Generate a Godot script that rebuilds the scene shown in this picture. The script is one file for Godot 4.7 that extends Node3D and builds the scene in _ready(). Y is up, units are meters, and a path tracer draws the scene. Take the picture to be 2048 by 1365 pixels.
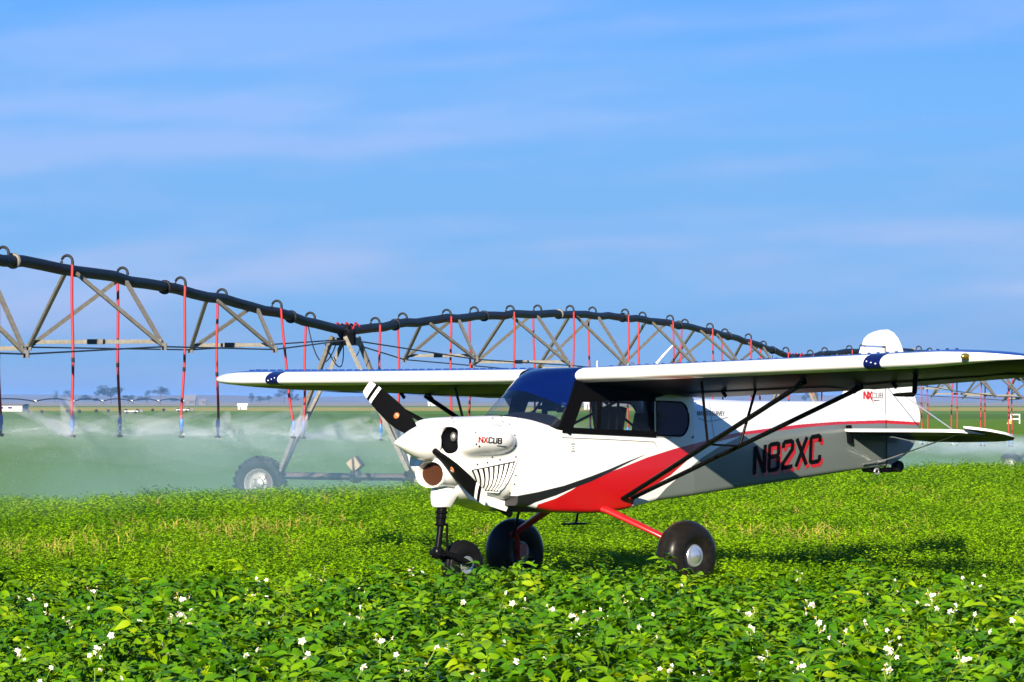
extends Node3D
# A light aircraft standing on alfalfa beside a running pivot sprinkler, seen with a long lens from behind a potato crop.

var M := {}
var rng := RandomNumberGenerator.new()
var used := {}

# ---------------------------------------------------------------- mesh builder
class MB:
	var v := PackedVector3Array()   # three per triangle, counter-clockwise seen from outside
	var g := PackedInt32Array()     # smooth group per triangle
	var c := PackedColorArray()     # colour per triangle
	var col := Color.WHITE
	var colored := false
	var uvf: Callable
	var start := 0
	var grp := 1
	func t(a: Vector3, b: Vector3, d: Vector3) -> void:
		v.append(a); v.append(b); v.append(d); g.append(grp); c.append(col)
	func q(a: Vector3, b: Vector3, d: Vector3, e: Vector3) -> void:
		t(a, b, d); t(a, d, e)
	func begin() -> void:
		start = v.size()
	func flip() -> void:
		for i in range(start, v.size(), 3):
			var x := v[i + 1]
			v[i + 1] = v[i + 2]
			v[i + 2] = x
	func close() -> void:            # turn what was added since begin() so that it faces outwards
		var ctr := Vector3.ZERO
		for i in range(start, v.size()): ctr += v[i]
		ctr /= maxf(1.0, float(v.size() - start))
		var vol := 0.0
		for i in range(start, v.size(), 3):
			vol += (v[i] - ctr).dot((v[i + 1] - ctr).cross(v[i + 2] - ctr))
		if vol < 0.0: flip()
	func face(hint: Vector3) -> void: # turn an open sheet so that it faces that way
		var s := Vector3.ZERO
		for i in range(start, v.size(), 3):
			s += (v[i + 1] - v[i]).cross(v[i + 2] - v[i])
		if s.dot(hint) < 0.0: flip()
	func mesh(m: Material = null) -> ArrayMesh:
		var st := SurfaceTool.new()
		st.begin(Mesh.PRIMITIVE_TRIANGLES)
		for i in range(0, v.size(), 3):
			var k := i / 3
			st.set_smooth_group(g[k])
			if colored: st.set_color(c[k])
			for j in [0, 2, 1]:
				if uvf.is_valid(): st.set_uv(uvf.call(v[i + j]))
				st.add_vertex(v[i + j])
		st.generate_normals()
		st.index()
		if m: st.set_material(m)
		return st.commit()
	# --- shapes
	func ring(ctr: Vector3, u: Vector3, w: Vector3, n: int) -> PackedVector3Array:
		var r := PackedVector3Array()
		for i in n:
			var a := TAU * i / n
			r.append(ctr + u * cos(a) + w * sin(a))
		return r
	func loft(rings: Array, cap0 := true, cap1 := true, wrap := true) -> void:
		begin()
		for k in rings.size() - 1:
			var A: PackedVector3Array = rings[k]
			var B: PackedVector3Array = rings[k + 1]
			var n := A.size()
			for i in (n if wrap else n - 1):
				var j := (i + 1) % n
				q(A[i], A[j], B[j], B[i])
		var keep := grp
		if cap0: grp = keep + 50; fan(rings[0], true)
		if cap1: grp = keep + 51; fan(rings[rings.size() - 1], false)
		grp = keep
		if wrap: close()
	func fan(r: PackedVector3Array, back: bool) -> void:
		var ctr := Vector3.ZERO
		for p in r: ctr += p
		ctr /= r.size()
		for i in r.size():
			var j := (i + 1) % r.size()
			if back: t(ctr, r[j], r[i])
			else: t(ctr, r[i], r[j])
	func tube(pts: PackedVector3Array, rad, n := 8, flat := 1.0, up := Vector3.UP) -> void:
		var rings := []
		for k in pts.size():
			var d := (pts[mini(k + 1, pts.size() - 1)] - pts[maxi(k - 1, 0)]).normalized()
			var ref := up if absf(d.dot(up)) < 0.95 else Vector3.RIGHT
			var u := ref.cross(d).normalized()
			var w := d.cross(u)
			var r: float = rad[k] if rad is Array else rad
			rings.append(ring(pts[k], u * r, w * r * flat, n))
		loft(rings)
	func bar(a: Vector3, b: Vector3, r: float, n := 6, r2 := -1.0) -> void:
		tube(PackedVector3Array([a, b]), [r, r if r2 < 0.0 else r2], n)
	func beam(a: Vector3, b: Vector3, w: float, h: float, up := Vector3.UP) -> void:   # a bar of rectangular section
		var d := (b - a).normalized()
		var ref := up if absf(d.dot(up)) < 0.95 else Vector3.RIGHT
		var u := ref.cross(d).normalized() * w * 0.5
		var k := d.cross(u.normalized()) * h * 0.5
		var A := PackedVector3Array([a + u + k, a - u + k, a - u - k, a + u - k])
		var B := PackedVector3Array([b + u + k, b - u + k, b - u - k, b + u - k])
		begin()
		for i in 4:
			var keep := grp
			grp = keep + 60 + i
			q(A[i], A[(i + 1) % 4], B[(i + 1) % 4], B[i])
			grp = keep
		var kk := grp
		grp = kk + 70; q(A[0], A[3], A[2], A[1])
		grp = kk + 71; q(B[0], B[1], B[2], B[3])
		grp = kk
		close()
	func box(ctr: Vector3, size: Vector3, basis := Basis.IDENTITY) -> void:
		var h := size * 0.5
		beam(ctr - basis.x * h.x, ctr + basis.x * h.x, size.z, size.y, basis.y)
	func lathe(o: Vector3, axis: Vector3, prof: Array, n := 24, caps := true) -> void:  # prof: [along, radius]
		var ref := Vector3.UP if absf(axis.dot(Vector3.UP)) < 0.9 else Vector3.RIGHT
		var u := ref.cross(axis).normalized()
		var w := axis.cross(u)
		var rings := []
		for p in prof: rings.append(ring(o + axis * p[0], u * p[1], w * p[1], n))
		loft(rings, caps, caps)
	func ball(ctr: Vector3, r: Vector3, n := 12) -> void:
		var rings := []
		for k in range(n + 1):
			var a := -PI / 2 + PI * k / n
			rings.append(ring(ctr + Vector3(0, sin(a) * r.y, 0), Vector3(maxf(cos(a), 0.01) * r.x, 0, 0), Vector3(0, 0, -maxf(cos(a), 0.01) * r.z), n * 2))
		loft(rings)
	func plate(outline: PackedVector2Array, to3: Callable, th: float) -> void:  # a flat plate: outline in 2D, to3(p, side) gives points; th is passed on
		var idx := Geometry2D.triangulate_polygon(outline)
		begin()
		var keep := grp
		grp = keep + 80
		for i in range(0, idx.size(), 3):
			t(to3.call(outline[idx[i]], th), to3.call(outline[idx[i + 1]], th), to3.call(outline[idx[i + 2]], th))
		grp = keep + 81
		for i in range(0, idx.size(), 3):
			t(to3.call(outline[idx[i]], -th), to3.call(outline[idx[i + 2]], -th), to3.call(outline[idx[i + 1]], -th))
		grp = keep
		var cw := Geometry2D.is_polygon_clockwise(outline)
		var area := 0.0
		for i in outline.size(): area += outline[i].cross(outline[(i + 1) % outline.size()])
		var tri_ccw := (outline[idx[1]] - outline[idx[0]]).cross(outline[idx[2]] - outline[idx[0]]) > 0.0
		for i in outline.size():
			var a := outline[i]
			var b := outline[(i + 1) % outline.size()]
			if (area > 0.0) == tri_ccw: q(to3.call(a, th), to3.call(a, -th), to3.call(b, -th), to3.call(b, th))
			else: q(to3.call(a, th), to3.call(b, th), to3.call(b, -th), to3.call(a, -th))
		close()

# ---------------------------------------------------------------- naming
func numbered(n: String) -> String:
	if not used.has(n):
		used[n] = 0
		return n
	used[n] += 1
	return "%s_%03d" % [n, used[n]]

func obj(called: String, mesh: Mesh, m: Material, parent: Node = null) -> MeshInstance3D:
	var o := MeshInstance3D.new()
	o.mesh = mesh
	if m: o.material_override = m
	if parent == null:
		o.name = numbered(called)
		add_child(o, true)
	else:
		var n := called
		var k := 0
		while parent.has_node(NodePath(n)):
			k += 1
			n = "%s_%03d" % [called, k]
		o.name = n
		parent.add_child(o, true)
	return o

func part(called: String, mb: MB, m: Material, parent: Node = null) -> MeshInstance3D:
	return obj(called, mb.mesh(), m, parent)

func tag(o: Node, label: String, category := "", group := "", kind := "") -> Node:
	if label: o.set_meta("label", label)
	if category: o.set_meta("category", category)
	if group: o.set_meta("group", group)
	if kind: o.set_meta("kind", kind)
	return o

func thing(called: String, label: String, category: String, at := Vector3.ZERO, turn := 0.0, group := "") -> Node3D:
	var o := Node3D.new()
	o.name = numbered(called)
	add_child(o, true)
	o.position = at
	o.rotation.y = turn
	tag(o, label, category, group)
	return o

# ---------------------------------------------------------------- materials (base colours are linear)
func mat(r: float, gr: float, b: float, rough := 0.6, metal := 0.0) -> StandardMaterial3D:
	var m := StandardMaterial3D.new()
	m.albedo_color = Color(r, gr, b).linear_to_srgb()
	m.roughness = rough
	m.metallic = metal
	if maxf(r, maxf(gr, b)) < 0.06 and metal < 0.5: m.metallic_specular = 0.28
	return m

func noise_tex(freq: float, size: int, lo: float, hi: float, seed_ := 1, octaves := 4) -> NoiseTexture2D:
	var n := FastNoiseLite.new()
	n.seed = seed_
	n.frequency = freq
	n.fractal_octaves = octaves
	var t := NoiseTexture2D.new()
	t.noise = n
	t.width = size
	t.height = size
	t.seamless = true
	var gr := Gradient.new()
	gr.set_color(0, Color(lo, lo, lo)); gr.set_color(1, Color(hi, hi, hi))
	t.color_ramp = gr
	return t

func bump_tex(freq: float, size: int, strength: float, seed_ := 1) -> NoiseTexture2D:
	var n := FastNoiseLite.new()
	n.seed = seed_
	n.frequency = freq
	n.fractal_octaves = 4
	var t := NoiseTexture2D.new()
	t.noise = n
	t.width = size
	t.height = size
	t.seamless = true
	t.as_normal_map = true
	t.bump_strength = strength
	return t

func worn(m: StandardMaterial3D, tex: Texture2D, scale: float, world := false) -> StandardMaterial3D:   # mottle a colour with a triplanar grey texture
	m.albedo_texture = tex
	m.uv1_triplanar = true
	m.uv1_world_triplanar = world
	m.uv1_scale = Vector3.ONE * scale
	return m

func foliage(r: float, gr: float, b: float, through: float, rough := 0.55) -> StandardMaterial3D:
	var m := mat(r, gr, b, rough)
	m.cull_mode = BaseMaterial3D.CULL_DISABLED
	m.vertex_color_use_as_albedo = true
	m.metallic_specular = 0.16
	m.backlight_enabled = true
	m.backlight = Color(through, through, through * 0.5)
	return m

# ---------------------------------------------------------------- the scene
const EYE := 1.83
const F := 7572.0          # focal length in units of the photograph's pixels

func _ready() -> void:
	rng.seed = 11
	var cam := Camera3D.new()
	cam.name = "camera"
	cam.fov = 10.301
	cam.near = 0.5
	cam.far = 20000.0
	add_child(cam)
	cam.position = Vector3(0, EYE, 0)
	cam.rotation_degrees.x = 0.8893
	cam.current = true
	var env := Environment.new()
	env.tonemap_mode = Environment.TONE_MAPPER_LINEAR
	env.tonemap_exposure = 2.9
	env.background_mode = Environment.BG_SKY
	env.background_energy_multiplier = 1.0
	var sky := Sky.new()
	var pano := PanoramaSkyMaterial.new()
	pano.panorama = ImageTexture.create_from_image(sky_image())
	sky.sky_material = pano
	env.sky = sky
	env.sdfgi_enabled = true
	env.ssao_enabled = true
	env.ssil_enabled = true
	env.fog_enabled = true
	env.fog_density = 0.00009
	env.fog_light_color = Color(0.50, 0.70, 1.0)
	env.volumetric_fog_enabled = true
	env.volumetric_fog_density = 0.0
	var we := WorldEnvironment.new()
	we.name = "world_environment"
	we.environment = env
	add_child(we)
	var sun := DirectionalLight3D.new()
	sun.name = "sun"
	sun.light_energy = 1.6
	sun.light_color = Color(1.0, 0.95, 0.86)
	sun.light_angular_distance = 0.5
	sun.shadow_enabled = true
	add_child(sun)
	var el := deg_to_rad(22.0)
	var travel := Vector3(0.24 * cos(el), -sin(el), -0.971 * cos(el))
	sun.look_at_from_position(Vector3.ZERO, travel, Vector3.UP)

	make_materials()
	build_ground()
	build_far()
	build_pivot()
	build_aircraft()
	build_alfalfa()
	build_potatoes()
	build_mist()

func sky_image() -> Image:
	var w := 4096
	var h := 2048
	var im := Image.create(w, h, false, Image.FORMAT_RGB8)
	var n1 := FastNoiseLite.new()
	n1.seed = 5; n1.frequency = 0.16; n1.fractal_octaves = 5
	var n2 := FastNoiseLite.new()
	n2.seed = 23; n2.frequency = 0.5; n2.fractal_octaves = 4
	var keys := [[0.0, Color(0.0861, 0.1490, 0.2582)], [0.8, Color(0.0935, 0.1622, 0.2814)], [1.8, Color(0.0993, 0.1771, 0.3079)], [3.0, Color(0.0894, 0.1754, 0.3186)], [4.5, Color(0.0811, 0.1738, 0.3393)], [6.2, Color(0.0604, 0.1572, 0.3476)], [14.0, Color(0.0430, 0.1241, 0.3062)], [40.0, Color(0.0232, 0.0786, 0.2483)], [90.0, Color(0.0132, 0.0513, 0.1986)]]
	im.fill(Color(0.086, 0.149, 0.258).linear_to_srgb())
	for y in h / 2 + 1:
		var e := 90.0 - (y + 0.5) * 180.0 / h
		var base: Color = keys[0][1]
		for k in keys.size() - 1:
			if e >= keys[k][0]: base = keys[k][1].lerp(keys[k + 1][1], smoothstep(0.0, 1.0, clampf((e - keys[k][0]) / (keys[k + 1][0] - keys[k][0]), 0.0, 1.0)))
		if e > 28.0:
			im.fill_rect(Rect2i(0, y, w, 1), base.linear_to_srgb())
			continue
		var lilac := Color(minf(base.r * 1.34, 1.0), minf(base.g * 1.07, 1.0), minf(base.b * 1.01, 1.0))
		var deep := Color(base.r * 0.82, base.g * 0.97, base.b * 1.0)
		var fade := smoothstep(28.0, 14.0, e) * smoothstep(-0.5, 1.2, e)
		for x in w:
			var a := (x + 0.5) / w * TAU
			var ca := cos(a) * 57.3
			var sa := sin(a) * 57.3
			var tilt := e - 0.07 * sa
			var s := n1.get_noise_3d(ca * 0.32, tilt * 3.1, sa * 0.32) + 0.42 * n2.get_noise_3d(ca * 0.45, tilt * 4.5, sa * 0.45)
			var k := clampf(s * 3.4, -1.0, 1.0) * fade
			im.set_pixel(x, y, (base.lerp(lilac, k) if k > 0.0 else base.lerp(deep, -k)).linear_to_srgb())
	return im

func make_materials() -> void:
	var mottle := noise_tex(0.012, 512, 0.72, 1.0, 3)
	var fine := noise_tex(0.05, 256, 0.55, 1.0, 9)
	M.white = mat(0.62, 0.615, 0.61, 0.28); M.white.clearcoat_enabled = true; M.white.clearcoat = 0.6; M.white.clearcoat_roughness = 0.08
	M.blue = mat(0.002, 0.025, 0.17, 0.25); M.blue.clearcoat_enabled = true; M.blue.clearcoat = 0.5
	M.navy = mat(0.003, 0.006, 0.05, 0.12)
	M.under = mat(0.004, 0.005, 0.004, 0.3); M.under.metallic_specular = 0.06  # near black puts the shade below wing and tail into the colour
	M.red = mat(0.34, 0.003, 0.004, 0.3); M.red.clearcoat_enabled = true; M.red.clearcoat = 0.5
	M.black = mat(0.003, 0.003, 0.003, 0.4)
	M.matt_black = mat(0.0025, 0.0025, 0.003, 0.8)
	M.letter_black = mat(0.003, 0.003, 0.003, 0.5)
	M.grey_text = mat(0.09, 0.09, 0.10, 0.5)
	M.interior = mat(0.003, 0.003, 0.005, 0.85)
	M.seat = mat(0.01, 0.016, 0.24, 0.7)
	M.strut = mat(0.003, 0.003, 0.003, 0.25)
	M.metal = mat(0.60, 0.61, 0.62, 0.28, 0.85)
	M.steel = mat(0.25, 0.25, 0.25, 0.4, 0.8)
	M.brass = mat(0.62, 0.42, 0.06, 0.25, 0.9)
	M.filter = mat(0.04, 0.012, 0.004, 0.9)
	M.orange = mat(0.40, 0.11, 0.03, 0.5)
	var tn := noise_tex(0.022, 512, 0.0, 1.0, 4, 5)
	var tg := Gradient.new()
	tg.offsets = PackedFloat32Array([0.0, 0.55, 0.72, 0.82, 1.0])
	tg.colors = PackedColorArray([Color(0.004, 0.004, 0.004).linear_to_srgb(), Color(0.007, 0.0065, 0.006).linear_to_srgb(), Color(0.012, 0.009, 0.006).linear_to_srgb(), Color(0.011, 0.009, 0.006).linear_to_srgb(), Color(0.028, 0.019, 0.010).linear_to_srgb()])
	tn.color_ramp = tg
	M.tyre = worn(mat(1, 1, 1, 0.3), tn, 1.7)
	M.tyre.metallic_specular = 0.22
	for b in [M.black, M.matt_black, M.letter_black, M.strut]: b.metallic_specular = 0.1
	M.strut.metallic_specular = 0.2
	M.tyre_dull = worn(mat(0.014, 0.014, 0.015, 0.75), fine, 2.0)
	M.mud = mat(0.11, 0.07, 0.035, 0.9)
	M.glass = mat(0.02, 0.05, 0.12, 0.03); M.glass.transparency = BaseMaterial3D.TRANSPARENCY_ALPHA; M.glass.albedo_color.a = 0.05; M.glass.metallic_specular = 0.6
	M.pane = mat(0.02, 0.03, 0.05, 0.03); M.pane.transparency = BaseMaterial3D.TRANSPARENCY_ALPHA; M.pane.albedo_color.a = 0.04; M.pane.metallic_specular = 0.2
	M.rubber = mat(0.005, 0.005, 0.005, 0.42); M.rubber.metallic_specular = 0.2
	M.sky_sheen = mat(0.001, 0.006, 0.055, 0.06); M.sky_sheen.transparency = BaseMaterial3D.TRANSPARENCY_ALPHA; M.sky_sheen.albedo_color.a = 0.9  # deep blue of the reflected sky put into the glass colour
	M.galv = worn(mat(0.16, 0.15, 0.13, 0.6, 0.3), mottle, 1.5)
	M.pipe = worn(mat(0.018, 0.019, 0.021, 0.5, 0.3), noise_tex(0.03, 256, 0.45, 1.0, 6), 0.9)
	M.beam = worn(mat(0.075, 0.052, 0.052, 0.65, 0.2), mottle, 0.7)
	M.tan = mat(0.22, 0.17, 0.11, 0.7)
	M.hose = mat(0.28, 0.006, 0.010, 0.5)
	M.hose_black = mat(0.012, 0.012, 0.013, 0.5)
	M.nozzle = mat(0.015, 0.11, 0.36, 0.45)
	M.rod = mat(0.05, 0.05, 0.055, 0.5, 0.5)
	M.rim = worn(mat(0.27, 0.27, 0.265, 0.5, 0.2), fine, 1.5)
	M.cable = mat(0.01, 0.01, 0.011, 0.6)
	M.paint = mat(1, 1, 1, 0.3); M.paint.clearcoat_enabled = true; M.paint.clearcoat = 0.5; M.paint.clearcoat_roughness = 0.1
	M.paint.normal_enabled = true; M.paint.normal_texture = bump_tex(0.012, 512, 2.0, 8); M.paint.normal_scale = 0.12
	M.paint.albedo_texture = ImageTexture.create_from_image(paint_image())
	M.barn = mat(0.45, 0.41, 0.37, 0.8)
	M.roof_white = mat(0.5, 0.51, 0.52, 0.6)
	M.house = mat(0.09, 0.085, 0.085, 0.8)
	M.roof_grey = mat(0.10, 0.10, 0.11, 0.8)
	M.bark = mat(0.08, 0.06, 0.045, 0.9)
	M.tree = foliage(0.022, 0.042, 0.02, 0.1)
	M.alfalfa = foliage(1, 1, 1, 0.66, 0.7)
	M.potato = foliage(1, 1, 1, 0.55, 0.45); M.potato.metallic_specular = 0.22
	M.potato.normal_enabled = true; M.potato.normal_texture = bump_tex(0.05, 256, 8.0, 3); M.potato.uv1_triplanar = true; M.potato.uv1_scale = Vector3.ONE * 9.0; M.potato.normal_scale = 0.8
	M.straw = mat(0.36, 0.29, 0.045, 0.8); M.straw.cull_mode = BaseMaterial3D.CULL_DISABLED
	M.blossom = mat(1, 1, 1, 0.7); M.blossom.vertex_color_use_as_albedo = true; M.blossom.cull_mode = BaseMaterial3D.CULL_DISABLED
	M.blossom.backlight_enabled = true; M.blossom.backlight = Color(0.4, 0.4, 0.4)
	M.water = mat(0.85, 0.9, 0.95, 0.15); M.water.metallic_specular = 0.8

# ---------------------------------------------------------------- ground
func crest(x: float, w: float) -> float:      # metres past the crest of the near field
	return (x + 7.76) * -0.858 + (w - 57.4) * 0.514

func ground_at(x: float, w: float) -> float:
	var t := crest(x, w)
	if t <= 0.0: return 0.0
	var ks := [[0.0, 0.0], [3.0, -0.10], [8.0, -0.5], [20.0, -0.75], [32.0, -1.65], [60.0, -2.0]]
	for i in ks.size() - 1:
		if t < ks[i + 1][0]: return lerpf(ks[i][1], ks[i + 1][1], (t - ks[i][0]) / (ks[i + 1][0] - ks[i][0]))
	return -2.0

func field_mat(c1: Color, c2: Color, seed_: int, scale: float, bump := true) -> StandardMaterial3D:
	var n := FastNoiseLite.new()
	n.seed = seed_
	n.frequency = 0.018
	n.fractal_octaves = 6
	var t := NoiseTexture2D.new()
	t.noise = n; t.width = 512; t.height = 512; t.seamless = true
	var gr := Gradient.new()
	gr.set_color(0, c1.linear_to_srgb()); gr.set_color(1, c2.linear_to_srgb())
	t.color_ramp = gr
	var m := mat(1, 1, 1, 0.95)
	m.metallic_specular = 0.0
	m.albedo_texture = t
	m.uv1_triplanar = true
	m.uv1_world_triplanar = true
	m.uv1_scale = Vector3.ONE * scale
	if bump:
		m.normal_enabled = true
		m.normal_texture = bump_tex(0.06, 256, 6.0, seed_)
		m.normal_scale = 1.0
	return m

func sheet(called: String, x0: float, x1: float, w0: float, w1: float, y: float, m: Material, label: String) -> void:
	var b := MB.new()
	b.grp = 1
	var nx := 8
	for i in nx:
		var a := lerpf(x0, x1, float(i) / nx)
		var c := lerpf(x0, x1, float(i + 1) / nx)
		b.q(Vector3(a, y, -w0), Vector3(c, y, -w0), Vector3(c, y, -w1), Vector3(a, y, -w1))
	b.start = 0
	b.face(Vector3.UP)
	tag(part(called, b, m), label, "field", "", "structure")

func build_ground() -> void:
	var near := field_mat(Color(0.008, 0.016, 0.001), Color(0.022, 0.045, 0.001), 7, 0.35)
	# the near field, its crest and the lower ground behind it
	var b := MB.new()
	var b2 := MB.new()
	var xs := []
	var x := -70.0
	while x <= 90.0: xs.append(x); x += 2.0
	var ws := []
	var w := -20.0
	while w <= 300.0: ws.append(w); w += 2.0
	for i in xs.size() - 1:
		for j in ws.size() - 1:
			var p := [[xs[i], ws[j]], [xs[i + 1], ws[j]], [xs[i + 1], ws[j + 1]], [xs[i], ws[j + 1]]]
			var q := []
			for k in p: q.append(Vector3(k[0], ground_at(k[0], k[1]), -k[1]))
			(b2 if crest(xs[i], ws[j]) > 1.0 else b).q(q[0], q[1], q[2], q[3])
	b.start = 0
	b.face(Vector3.UP)
	tag(part("ground", b, near), "near field ground under the alfalfa and potato crops", "ground", "", "structure")
	b2.start = 0
	b2.face(Vector3.UP)
	var beyond := field_mat(Color(0.055, 0.115, 0.0015), Color(0.10, 0.165, 0.002), 13, 0.3)
	tag(part("ground", b2, beyond), "lower green field under the sprinkler beyond the crest", "ground", "", "structure")
	# the plain beyond, out to the horizon: one ring of big quads round the near field
	var far := field_mat(Color(0.060, 0.125, 0.0008), Color(0.095, 0.165, 0.001), 17, 0.02, false)
	b = MB.new()
	var R := 9000.0
	for r in [[-R, -70.0, -R, R], [90.0, R, -R, R], [-70.0, 90.0, 300.0, R], [-70.0, 90.0, -R, -20.0]]:
		var y := -2.02
		b.q(Vector3(r[0], y, -r[2]), Vector3(r[1], y, -r[2]), Vector3(r[1], y, -r[3]), Vector3(r[0], y, -r[3]))
	b.start = 0
	b.face(Vector3.UP)
	tag(part("plain", b, far), "flat green plain running out to the horizon", "ground", "", "structure")
	var tan := field_mat(Color(0.22, 0.20, 0.02), Color(0.30, 0.24, 0.035), 31, 0.006, false)
	var stub := field_mat(Color(0.17, 0.15, 0.09), Color(0.26, 0.22, 0.13), 37, 0.004, false)
	var dark := field_mat(Color(0.045, 0.10, 0.0008), Color(0.07, 0.13, 0.001), 41, 0.01, false)
	sheet("field_strip", -900, 900, 760, 1020, -2.012, dark, "darker green crop strip on the plain")
	sheet("field_strip", -1500, 1500, 1300, 1900, -2.010, tan, "yellowish ripening field strip far out on the plain")
	sheet("field_strip", -2500, 2500, 2300, 5200, -2.006, stub, "pale brown stubble strip close to the horizon")

func haze_hill(called: String, x0: float, x1: float, w: float, h: float, seed_: int, m: Material, label: String) -> void:
	var n := FastNoiseLite.new()
	n.seed = seed_; n.frequency = 0.0016; n.fractal_octaves = 3
	var b := MB.new()
	var k := 60
	var rows := []
	for i in k + 1:
		var f := float(i) / k
		var x := lerpf(x0, x1, f)
		var top := h * (0.75 + 0.5 * n.get_noise_1d(x)) * smoothstep(0.0, 0.1, f) * smoothstep(1.0, 0.9, f)
		rows.append(PackedVector3Array([Vector3(x, -2.3, -w), Vector3(x, -2.3 + top * 0.7, -w - 80), Vector3(x, -2.3 + top, -w - 250), Vector3(x, -2.3, -w - 600)]))
	b.loft(rows, false, false, false)
	b.start = 0
	b.face(Vector3.UP)
	tag(part(called, b, m), label, "hill", "", "structure")

func px_at(px: float, w: float) -> float:      # metres to the side for a column of the photograph, at a distance
	return (px - 1024.0) * w / F

func tree(px: float, w: float, width: float, height: float, label: String, shape: int) -> void:
	var t := thing("tree", label, "tree", Vector3(px_at(px, w), -2.0, -w), rng.randf() * TAU, "trees along the horizon")
	var b := MB.new()
	b.tube(PackedVector3Array([Vector3.ZERO, Vector3(0.1, height * 0.35, 0.1), Vector3(0.0, height * 0.8, 0.0)]), [height * 0.045, height * 0.03, height * 0.01], 6)
	for k in 4:
		var a := k * 1.7
		b.bar(Vector3(0.05, height * (0.3 + 0.08 * k), 0.05), Vector3(cos(a) * width * 0.3, height * (0.55 + 0.07 * k), sin(a) * width * 0.3), height * 0.015, 5, height * 0.005)
	part("trunk", b, M.bark, t)
	b = MB.new()
	b.colored = true
	var lobes := []
	for k in 9:
		var a := rng.randf() * TAU
		var rr := width * 0.5 * sqrt(rng.randf()) * 0.75
		var yy := height * rng.randf_range(0.35, 0.85)
		if shape == 1: rr *= 0.6; yy = height * rng.randf_range(0.2, 0.9)
		if shape == 2: yy = height * rng.randf_range(0.62, 0.9)
		lobes.append([Vector3(cos(a) * rr, yy, sin(a) * rr), width * rng.randf_range(0.16, 0.28), height * rng.randf_range(0.1, 0.17)])
	for L in lobes:
		for k in 170:
			var d := Vector3(rng.randfn(), rng.randfn(), rng.randfn()).normalized() * pow(rng.randf(), 0.4)
			var p: Vector3 = L[0] + Vector3(d.x * L[1], d.y * L[2], d.z * L[1])
			p.y = minf(p.y, height)
			var s := width * rng.randf_range(0.02, 0.045)
			var u := Vector3(rng.randfn(), rng.randfn(), rng.randfn()).normalized() * s
			var q := Vector3(rng.randfn(), rng.randfn(), rng.randfn()).normalized() * s
			var v := rng.randf_range(0.6, 1.3)
			b.col = Color(v, v, v)
			b.grp = -1
			b.t(p, p + u, p + q)
			b.t(p, p + q, p - u * 0.6)
	part("crown", b, M.tree, t)

func shed(called: String, px0: float, px1: float, w: float, y0: float, wall: float, roof: float, mw: Material, mr: Material, label: String, cat := "building") -> void:
	var x0 := px_at(px0, w)
	var x1 := px_at(px1, w)
	var t := thing(called, label, cat, Vector3((x0 + x1) * 0.5, y0, -w))
	var L := (x1 - x0) * 0.5
	var D := minf(L * 0.8, 9.0)
	var b := MB.new()
	b.box(Vector3(0, wall * 0.5, 0), Vector3(L * 2, wall, D * 2))
	part("wall", b, mw, t)
	b = MB.new()
	var e := 0.35
	var prof := [Vector2(D + e, wall - 0.05), Vector2(0, wall + roof), Vector2(-D - e, wall - 0.05), Vector2(-D - e, wall + 0.12), Vector2(0, wall + roof + 0.2), Vector2(D + e, wall + 0.12)]
	var A := PackedVector3Array()
	var B := PackedVector3Array()
	for p in prof:
		A.append(Vector3(-L - e, p.y, p.x)); B.append(Vector3(L + e, p.y, p.x))
	b.grp = -1
	b.loft([A, B], false, false)
	part("roof", b, mr, t)
	b = MB.new()
	b.box(Vector3(-L * 0.4, wall * 0.4, D + 0.04), Vector3(minf(L * 0.3, 3.0), wall * 0.75, 0.06))
	part("door", b, M.roof_grey, t)
	for k in 3:
		b = MB.new()
		b.box(Vector3(L * (0.0 + 0.3 * k), wall * 0.6, D + 0.04), Vector3(minf(L * 0.14, 1.6), wall * 0.3, 0.06))
		part("window", b, M.navy, t)

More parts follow.
